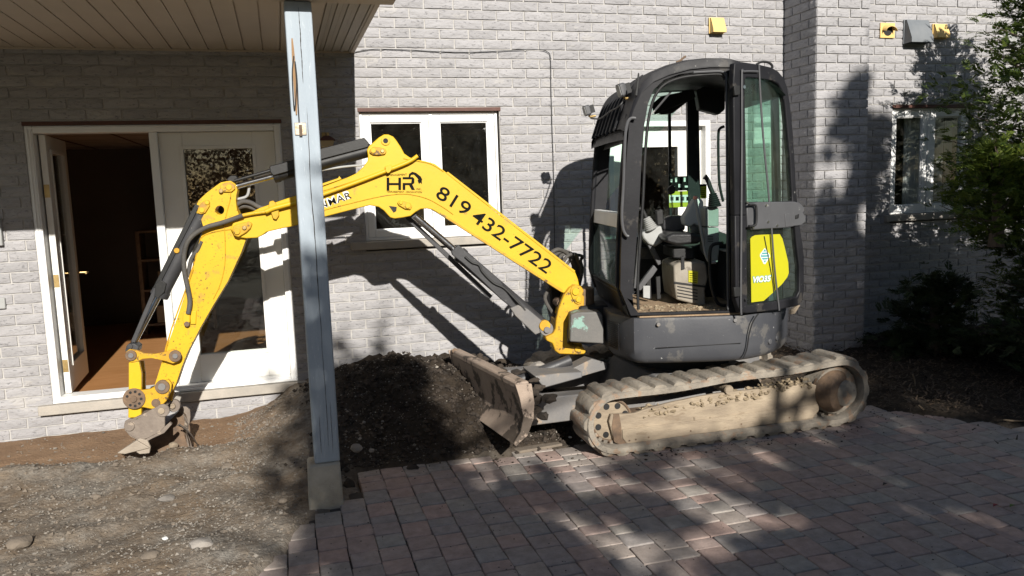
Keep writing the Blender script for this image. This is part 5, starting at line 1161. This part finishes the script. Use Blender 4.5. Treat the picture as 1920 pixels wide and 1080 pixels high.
sprism([(1203,437),(1215,430),(1240,423),(1244,440),(1243,454),(1228,463),(1216,458),(1206,447)], .05, .14, 'joystick_console', MT['console'], .012)
sprism([(1212,455),(1226,462),(1242,494),(1234,498),(1226,482)], .03, .05, 'console_strut', MT['cabgrey'], .005)
sprism([(1226,497),(1233,505),(1225,517),(1200,547),(1193,541),(1210,517)], .25, .04, 'floor_brace', MT['cabgrey'], .005)
sprism([(1252,354),(1262,345),(1268,352),(1266,362),(1256,366)], -.05, .05, 'armrest', MT['black'], .01)
sprism([(1230,395),(1243,392),(1246,420),(1232,424)], .0, .06, 'side_console', MT['black'], .01)
MB().tube(smooth_path(S(.3).pts([(1200,437),(1197,470),(1193,510),(1190,540)]), 4), .010, 8).build('pedal_rod', MT['cabgrey'], ex, smooth=True)
for x in (1212, 1230): sprism([(x,520),(x+8,518),(x+10,560),(x+2,562)], .1, .03, 'pedal', MT['black'], .004)
sprism([(1206,536),(1219,536),(1219,560),(1206,558)], .35, .02, 'floor_bracket', MT['console'], .003)
sprism([(1330,427),(1366,440),(1366,560),(1325,560),(1325,500)], -.05, .05, 'interior_panel', MT['black'], .01)
sprism([(1195,440),(1212,460),(1240,500),(1260,580),(1366,585),(1366,440),(1300,462),(1250,462)], -.30, .03, 'interior_panel', MT['black'], .01)
# instruction stickers on the far window
def stk(P, l, name, m, parent=None): return MB().prism(S(l).pts(P), -HL*.001).build(name, m, parent or ex)
stk([(1254,331),(1294,330),(1295,357),(1254,358)], -.42, 'instruction_sticker', MT['decal_k'])
stk([(1254,359),(1295,358),(1296,388),(1255,389)], -.42, 'instruction_sticker', MT['decal_y'])
stk([(1255,366),(1295,365),(1295,379),(1255,380)], -.418, 'sticker_field', MT['decal_w'])
for i in range(4): stk([(1257+i*10,369),(1263+i*10,368.8),(1263+i*10,376),(1257+i*10,376.2)], -.4165, 'sticker_symbol', MT['decal_k'] if i % 2 else MT['cabgrey'])
for x, y, w_, h_ in ((1257,336,5,8),(1266,333,5,12),(1272,345,7,9),(1282,333,5,11),(1284,348,9,5),(1262,349,5,6),(1291,338,2,14)): stk([(x,y),(x+w_*.7,y),(x+w_*.7,y+h_*.7),(x,y+h_*.7)], -.418, 'sticker_symbol', MT['decal_w'])
stk([(1297,346),(1325,345),(1325,372),(1297,373)], -.42, 'instruction_sticker', MT['decal_y']); stk([(1297,346),(1325,345),(1325,349),(1297,350)], -.418, 'sticker_field', MT['decal_k'])
for i in range(5): stk([(1300,354+i*3.6),(1322,353.4+i*3.6),(1322,354.6+i*3.6),(1300,355.2+i*3.6)], -.418, 'label_print', MT['decal_k'])
# ------------------------------------------------------------------ loose stones on the earth
def height_at(x, y):
    z = hf_dirt(x, y)[0]; return z
gs = MB(); r_ = random.Random(21)
def ico_small(c, r, seed, flat=.65):
    rr_ = random.Random(seed); n = len(gs.v)
    P = [(1,0,0),(-1,0,0),(0,1,0),(0,-1,0),(0,0,1),(0,0,-1)]
    R_ = Matrix.Rotation(rr_.random()*6.3, 3, 'Z') @ Matrix.Rotation(rr_.uniform(-.6, .6), 3, 'X')
    for p in P: v = R_ @ Vector(p); k = r*rr_.uniform(.65, 1.15); gs.v.append(Vector(c)+Vector((v.x*k, v.y*k*.85, v.z*k*flat)))
    for f in ((0,2,4),(2,1,4),(1,3,4),(3,0,4),(2,0,5),(1,2,5),(3,1,5),(0,3,5)): gs.f.append(tuple(n+i for i in f))
cnt = 0
while cnt < 15000:
    x = r_.uniform(-2.6, 2.0); y = -5.6+5.5*r_.random()**.9
    dn_ = noise.noise(Vector((x*1.3, y*1.3, 8)))+.35*noise.noise(Vector((x*5, y*5, 2)))
    if r_.random() > .35+dn_*1.1: continue
    if in_pave(x, y) and r_.random() > .035*math.exp(-min(x-pave_left(y), PAVE_TOP-y)*6): continue
    if y > -1.0 and x < -.45 and r_.random() > .12: continue
    r0 = .0035+.0065*r_.random()**2+(.014*r_.random() if r_.random() < .035 else 0)
    z = height_at(x, y) if not in_pave(x, y) else .0; ico_small((x, y, z+r0*.25), r0, cnt); cnt += 1
tag(gs.build('gravel', MT['gravel']), 'small grey stones and crumbs strewn over the bare earth', kind='stuff')
gs = MB(); cnt = 0
while cnt < 2600:
    x = r_.uniform(-2.6, .6); y = -5.2+5.0*r_.random()
    if in_pave(x, y) or (y > -1.05 and x < -.5 and r_.random() > .15) or noise.noise(Vector((x*2.1, y*2.1, 4))) < r_.uniform(-.5, .3): continue
    r0 = .006+.016*r_.random()**3; ico_small((x, y, height_at(x, y)+r0*.15), r0, cnt+31, .7); cnt += 1
tag(gs.build('earth_clods', MT['buried']), 'dull brown clods and half buried stones on the bare earth', kind='stuff')
gs = MB(); cnt = 0
while cnt < 8500:
    x = r_.uniform(-.2, 1.9); y = r_.uniform(-2.15, -.15)
    a_ = dirt_h(x, y)[1]
    if r_.random() > a_*(.9 if not in_pave(x, y) else .14*math.exp(-(PAVE_TOP-y)*14)): continue
    r0 = .005+.024*r_.random()**4; z = height_at(x, y) if not in_pave(x, y) else 0.; ico_small((x, y, z+r0*.3), r0, cnt+77, .8); cnt += 1
for i in range(260):
    x = r_.uniform(1.2, 4.6); y = PAVE_TOP-abs(r_.gauss(0, .22)) if x < 1.9 or x > 3.9 else YN-abs(r_.gauss(0, .10))
    r0 = .003+.010*r_.random()**2; ico_small((x, y, r0*.3), r0, i+999, .6)
tag(gs.build('loose_soil', MT['soilclod']), 'dark crumbling soil clods on the heap and paving edge', kind='stuff')
for x, y, r0, fl_, lb, mt in ((655, 911, .035, .9, 'round brown stone on the paving right of the concrete pier', 'soilclod'), (668, 842, .034, .8, 'grey round stone at the foot of the dark soil heap', 'stone'), (697, 845, .018, .8, 'small grey stone beside the round stone on the heap', 'stone'),
        (35, 1020, .065, .45, 'flat orange brown stone in the lower left earth', 'buried'), (180, 932, .03, .6, 'small brown stone left of the gravel patch', 'buried'), (375, 1022, .055, .5, 'buried oval stone low in front of the post', 'stone'), (282, 1042, .05, .4, 'broad dull stone at the bottom of the bare earth', 'buried'),
        (310, 1010, .016, .6, 'white chip on the bare earth', 'decal_w'), (312, 935, .05, .35, 'flat grey stone in the gravel patch', 'stone'), (425, 875, .035, .6, 'tan stone near the trench lip', 'buried'), (530, 940, .03, .6, 'buff stone close to the pier', 'buried'), (490, 905, .022, .6, 'yellowish stone on the gravel slope', 'buried'),
        (855, 855, .022, .8, 'dark lump at the heap edge on the paving', 'soilclod'), (815, 858, .035, .8, 'large dark clod at the heap edge', 'soilclod'), (772, 878, .03, .7, 'squat dark clod on the paving border', 'soilclod'), (1069, 820, .012, .6, 'white pebble in the shade before the track', 'decal_w'), (1091, 826, .009, .6, 'tiny white pebble beside the track front', 'decal_w'), (325, 835, .03, .8, 'pale lump of earth in the bucket mouth', 'mud')):
    p = atZ(x, y, .0); z = max(0, height_at(p.x, p.y)) if not in_pave(p.x, p.y) else 0.; p = atZ(x, y, z)
    tag(MB().blob((p.x, p.y, z+r0*fl_*.15), r0, r0*.85, r0*fl_, x*.1, .25, 2).build('stone', MT[mt], smooth=True), lb, 'stone')
a = atZ(1000, 833, .01)
tag(MB().obox((1.42, -1.96, .0), (.32, .04, .0), (-.04, .16, .0), (0, 0, .02)).build('muddy_board', MT['buried'], bev=.006), 'muddy brown board lying on the ground under the blade arm', 'board')
# ------------------------------------------------------------------ planting
def frond(mb, o, d, up, L_, r, wid=.35, n=9, leaf=.03):
    """flat spray: a rachis of small overlapping scale-leaf blades on both sides"""
    d = d.normalized(); s_ = d.cross(up).normalized(); nn = s_.cross(d)
    for i in range(n):
        t = (i+.5)/n; c = o+d*(L_*t)-Vector((0, 0, 1))*(L_*.18*t*t)
        for sg in (-1, 1):
            l = leaf*(1.25-t)*r.uniform(.8, 1.35)*1.5; q = (d*.75+s_*sg*(.75)*r.uniform(.7, 1.1)+nn*r.uniform(-.25, .25)).normalized(); w = q.cross(nn).normalized()*l*.20
            mb.add([c-w*.5, c+q*l*.55-w, c+q*l, c+q*l*.5+w], [(0, 1, 2, 3)])
def conifer(name, label, cat, base, hgt, rad, nb, m, seed, leaf=.03, prof=None, droop=.1, keep=None, spray=.16):
    r = random.Random(seed); base = Vector(base); t = thing(name, label, cat, base)
    k_ = MB(); k_.tube(smooth_path([base+Vector((0, 0, -.05)), base+Vector((.03, .02, hgt*.3)), base+Vector((-.02, .0, hgt*.65)), base+Vector((.01, 0, hgt*.98))]), [.06*(1-i/19)+.006 for i in range(19)], 8); k_.build('trunk', MT['bark'], t, smooth=True)
    fo = MB(); br = MB()
    for i in range(nb):
        h = hgt*(.02+.96*(r.random()**1.0)); R_ = rad*prof(h/hgt)
        a_ = r.random()*2*math.pi; up_ = .25-droop+.5*(h/hgt); L_ = R_*r.uniform(.55, 1.12)
        D = Vector((math.cos(a_), math.sin(a_), up_*r.uniform(.4, 1.2))).normalized(); s_ = base+Vector((0, 0, h*.92))
        if keep and not keep(s_+D*L_): continue
        e = s_+D*L_
        if i % 3 == 0: br.tube([s_, s_.lerp(e, .5)+Vector((0, 0, -.03)), e], [.011, .007, .002], 4)
        ns_ = int(6+L_*13)
        for j in range(ns_):
            t_ = .25+.75*(j+r.random())/ns_; c = s_.lerp(e, t_)+Vector((r.gauss(0, .05), r.gauss(0, .05), r.gauss(0, .05)))
            q = (D*.9+Vector((r.gauss(0, .5), r.gauss(0, .5), r.gauss(0, .35)))).normalized(); up = Vector((r.gauss(0, .4), r.gauss(0, .4), 1)).normalized()
            if c.y > -.03: continue
            frond(fo, c, q, up, spray*r.uniform(.6, 1.2), r, leaf=leaf)
    if br.v: br.build('branches', MT['bark'], t, smooth=True)
    fo.build('foliage', m, t); return t
conifer('cedar_tree', 'tall loose green cedar tree in front of the right window', 'tree', (6.74, -1.15, .05), 3.85, 1.05, 400, MT['leaf_cedar'], 3, .030, lambda u: (.45+.5*smoothstep(.2, .45, u))*(1-.72*smoothstep(.55, 1, u))*(1+.16*math.sin(u*23)))
conifer('cedar_bush', 'lower leafy cedar branch mass lit bright green by the window sill', 'shrub', (5.92, -1.42, 1.15), .8, .5, 85, MT['leaf_bright'], 8, .030, lambda u: .55+.45*math.sin(math.pi*min(1, u+.15)), droop=0)
conifer('juniper_shrub', 'dark low juniper shrub in shade against the right wall', 'shrub', (5.8, -.9, .05), .75, .6, 80, MT['leaf_dark'], 5, .034, lambda u: 1-.65*u)
conifer('juniper_shrub', 'dark spreading juniper at the picture\'s lower right corner of the bed', 'shrub', (6.35, -2.0, .02), .8, .9, 110, MT['leaf_dark'], 6, .034, lambda u: 1-.6*u)
# litter and low ground cover in the bed
lt_ = MB(); r_ = random.Random(31)
for i in range(9000):
    x = r_.uniform(4.05, 7.2); y = r_.uniform(-2.95, -.1)
    if in_pave(x, y) and r_.random() > .03: continue
    z = max(.0, height_at(x, y))+r_.uniform(0, .06)*(0 if in_pave(x, y) else 1); a_ = r_.random()*6.3; q = Vector((math.cos(a_), math.sin(a_), r_.uniform(-.3, .7))); w = Vector((-q.y, q.x, r_.uniform(-.4, .4)))*.006; l = r_.uniform(.012, .045); c = Vector((x, y, z+.004))
    lt_.add([c-w, c+q*l-w*.4, c+q*l+w*.4, c+w], [(0, 1, 2, 3)])
tag(lt_.build('bed_litter', MT['litter']), 'dark mulch, dead needles and twigs covering the planting bed', kind='stuff')
for i, (P, lb) in enumerate((([(1636,737),(1655,741),(1672,748),(1690,756)], 'long thin pale twig beside the rear of the track'), ([(1711,702),(1715,712),(1716,728)], 'short upright twig in the shaded bed'), ([(1723,760),(1735,772),(1739,782)], 'bent twig at the edge of the shaded bed'), ([(1882,787),(1900,789),(1930,789)], 'pale stick lying at the right end of the bed'))):
    yy = -1.6 if i < 2 else (-2.2 if i == 2 else -2.65); tag(MB().tube(smooth_path([atY(x, y, yy) for x, y in P], 4), .006, 5).build('twig', MT['board'], smooth=True), lb, 'twig')
for x, y, c_, lb in ((1862, 950, (.35, .05, .04), 'small red fallen leaf on the paving at the right'), (1893, 951, (.16, .22, .03), 'small green fallen leaf beside the red leaf'), (1655, 910, (.06, .04, .03), 'dark curled leaf on the paving')):
    p = atZ(x, y, .004); tag(MB().add([p+Vector(v) for v in ((0, 0, 0), (.014, .012, .012), (.04, .004, .006), (.018, -.012, .014))], [(0, 1, 2), (0, 2, 3)]).build('fallen_leaf', mat('leaf_%d' % x, c_, rough=.6, bump=0)), lb, 'leaf')
# ------------------------------------------------------------------ broadleaf trees behind the viewer: they shade the foreground
def shade(X, v):
    """how closely leaves stand where the sun ray of wall column X and wall height v passes"""
    n = noise.noise(Vector((X*1.9, v*3.4, 5)))+.5*noise.noise(Vector((X*5, v*8, 9)))
    d = 0
    top = -1.14+.10*noise.noise(Vector((X*2, 1, 1)))                # front edge of the shade on the paving
    if X > .12: d = max(d, smoothstep(.12, .32, X)*(1-smoothstep(top-.10, top+.22, v))*(.95-(.93-.25*smoothstep(1.8, 3.2, X))*smoothstep(.0+.16*smoothstep(1.8, 3.2, X), .30+.16*smoothstep(1.8, 3.2, X), n+.12)))
    if -.1 < X < 1.35: d = max(d, smoothstep(-.12, .2, X)*(.5-.45*smoothstep(-.1, .3, noise.noise(Vector((X*6, v*5, 3))))+(.5+.45*smoothstep(-.1, .3, noise.noise(Vector((X*6, v*5, 3)))))*smoothstep(.18, .4, X))*(1-smoothstep(1.12, 1.28, X))*(1-smoothstep(.10, .36, v))*(.95-.25*smoothstep(.15, .5, n)))
    d = max(d, .42*math.exp(-((X-.75)/.38)**2-((v-.45)/.26)**2)*(1+n))
    if X > 3.4: d = max(d, smoothstep(3.4, 4.3, X)*(1-smoothstep(-.9, -.2, v))*.7*(1-smoothstep(.15, .5, n)))
    if X > 5.3: d = max(d, (1-smoothstep(.85, 1.15, v+.2*n))*.97)
    if 4.8 < X < 5.5: d = max(d, smoothstep(4.8, 5.15, X)*(1-smoothstep(.9, 1.75, v+.45*n-.35*smoothstep(5.2, 6, X)))*.95)
    if 5.0 < X < 7.1:      # unseen leaves added to throw the cedar's shadow beside the right window
        e = ((X-5.75)/.55)**2+((v-1.85)/.85)**2; d = max(d, (1-smoothstep(.75, 1.15, e+.9*n))*.9*smoothstep(1.15, 1.35, v))
    if v < -1.2 and X < .12: d = max(d, .5*smoothstep(-2.3, -3.0, v))
    return d
r_ = random.Random(77); trees = {1.0: MB(), 3.4: MB(), 6.4: MB()}; cnt = 0
def leafquad(mb, c, s_):
    n_ = Vector((r_.gauss(0, 1), r_.gauss(0, 1), r_.gauss(0, 1))).normalized(); u_ = n_.orthogonal().normalized(); w_ = n_.cross(u_)
    a_ = r_.random()*6.3; p = u_*math.cos(a_)+w_*math.sin(a_); q = n_.cross(p)
    mb.add([c-p*s_, c-q*s_*.5, c+p*s_, c+q*s_*.5], [(0, 1, 2, 3)])
tries = 0
while cnt < 88000 and tries < 1200000:
    tries += 1; X = r_.uniform(-.3, 9.5); v = r_.uniform(-4.6, 3.1)
    if r_.random() > shade(X, v)**1.6: continue
    Y = -12.5+r_.uniform(-1.6, 1.6); z = v-SUN_B*Y
    if z < .5: continue
    k = min(trees, key=lambda q: abs(q-X+r_.gauss(0, .3))); leafquad(trees[k], Vector((X-.02*Y*0, Y, z)), r_.uniform(.05, .10)); cnt += 1
for (tx, mb), lb, kd in zip(trees.items(), ('slender', 'wide', 'large'), (1, 1, 1)):
    t = thing('maple_tree', lb+' broadleaf tree behind the viewer shading the paving', 'tree', (tx, -12.5, -.1))
    k_ = MB(); k_.tube(smooth_path([(tx, -12.5, -.1), (tx+.1, -12.4, 2), (tx-.05, -12.5, 4), (tx+.1, -12.6, 6)]), [.17*(1-i/19)+.02 for i in range(19)], 10).build('trunk', MT['bark'], t, smooth=True)
    for j in range(14):
        a_ = j*2.4; z0 = 1.6+j*.27; k_ = MB(); k_.tube([(tx, -12.5, z0), (tx+math.cos(a_)*.7, -12.5+math.sin(a_)*.7, z0+.35), (tx+math.cos(a_)*1.5, -12.5+math.sin(a_)*1.3, z0+.6)], [.05, .03, .01], 6).build('limb', MT['bark'], t, smooth=True)
    mb.build('foliage', MT['leaf_big'], t)
# an autumn hedge and more trees further back, mirrored in the panes
for i, (x, y, h, w_) in enumerate(((-9, -24, 7, 4), (-3.5, -26, 8, 4), (-14, -20, 6, 4), (12, -22, 8, 5), (4, -27, 9, 5))):
    t = thing('oak_tree', ('russet oak %s behind the viewer' % ('far to the left', 'left of centre', 'at the far left end', 'far to the right', 'straight behind')[i]), 'tree', (x, y, -.1))
    MB().cyl((x, y, -.1), (x, y, h*.7), .25, 10, .1).build('trunk', MT['bark'], t)
    fo = MB()
    for j in range(12000):
        a_ = r_.random()*6.3; b_ = math.acos(r_.uniform(-1, 1)); q = Vector((math.sin(b_)*math.cos(a_)*w_, math.sin(b_)*math.sin(a_)*w_*.8, math.cos(b_)*h*.48))*r_.uniform(.55, 1); leafquad(fo, Vector((x, y, h*.52))+q, .09)
    fo.build('foliage', MT['leaf_russet'], t)
# grit swept over the stones
gs = MB(); r_ = random.Random(55)
for i in range(2600):
    x = r_.uniform(-.2, 6.0); y = -1.9-3.3*r_.random()**1.6
    if not in_pave(x, y): continue
    r0 = .0018+.004*r_.random()**3; ico_small((x, y, r0*.4), r0, i+5000, .6)
tag(gs.build('paving_grit', MT['soilclod']), 'dark grit and soil crumbs scattered over the paving stones', kind='stuff')
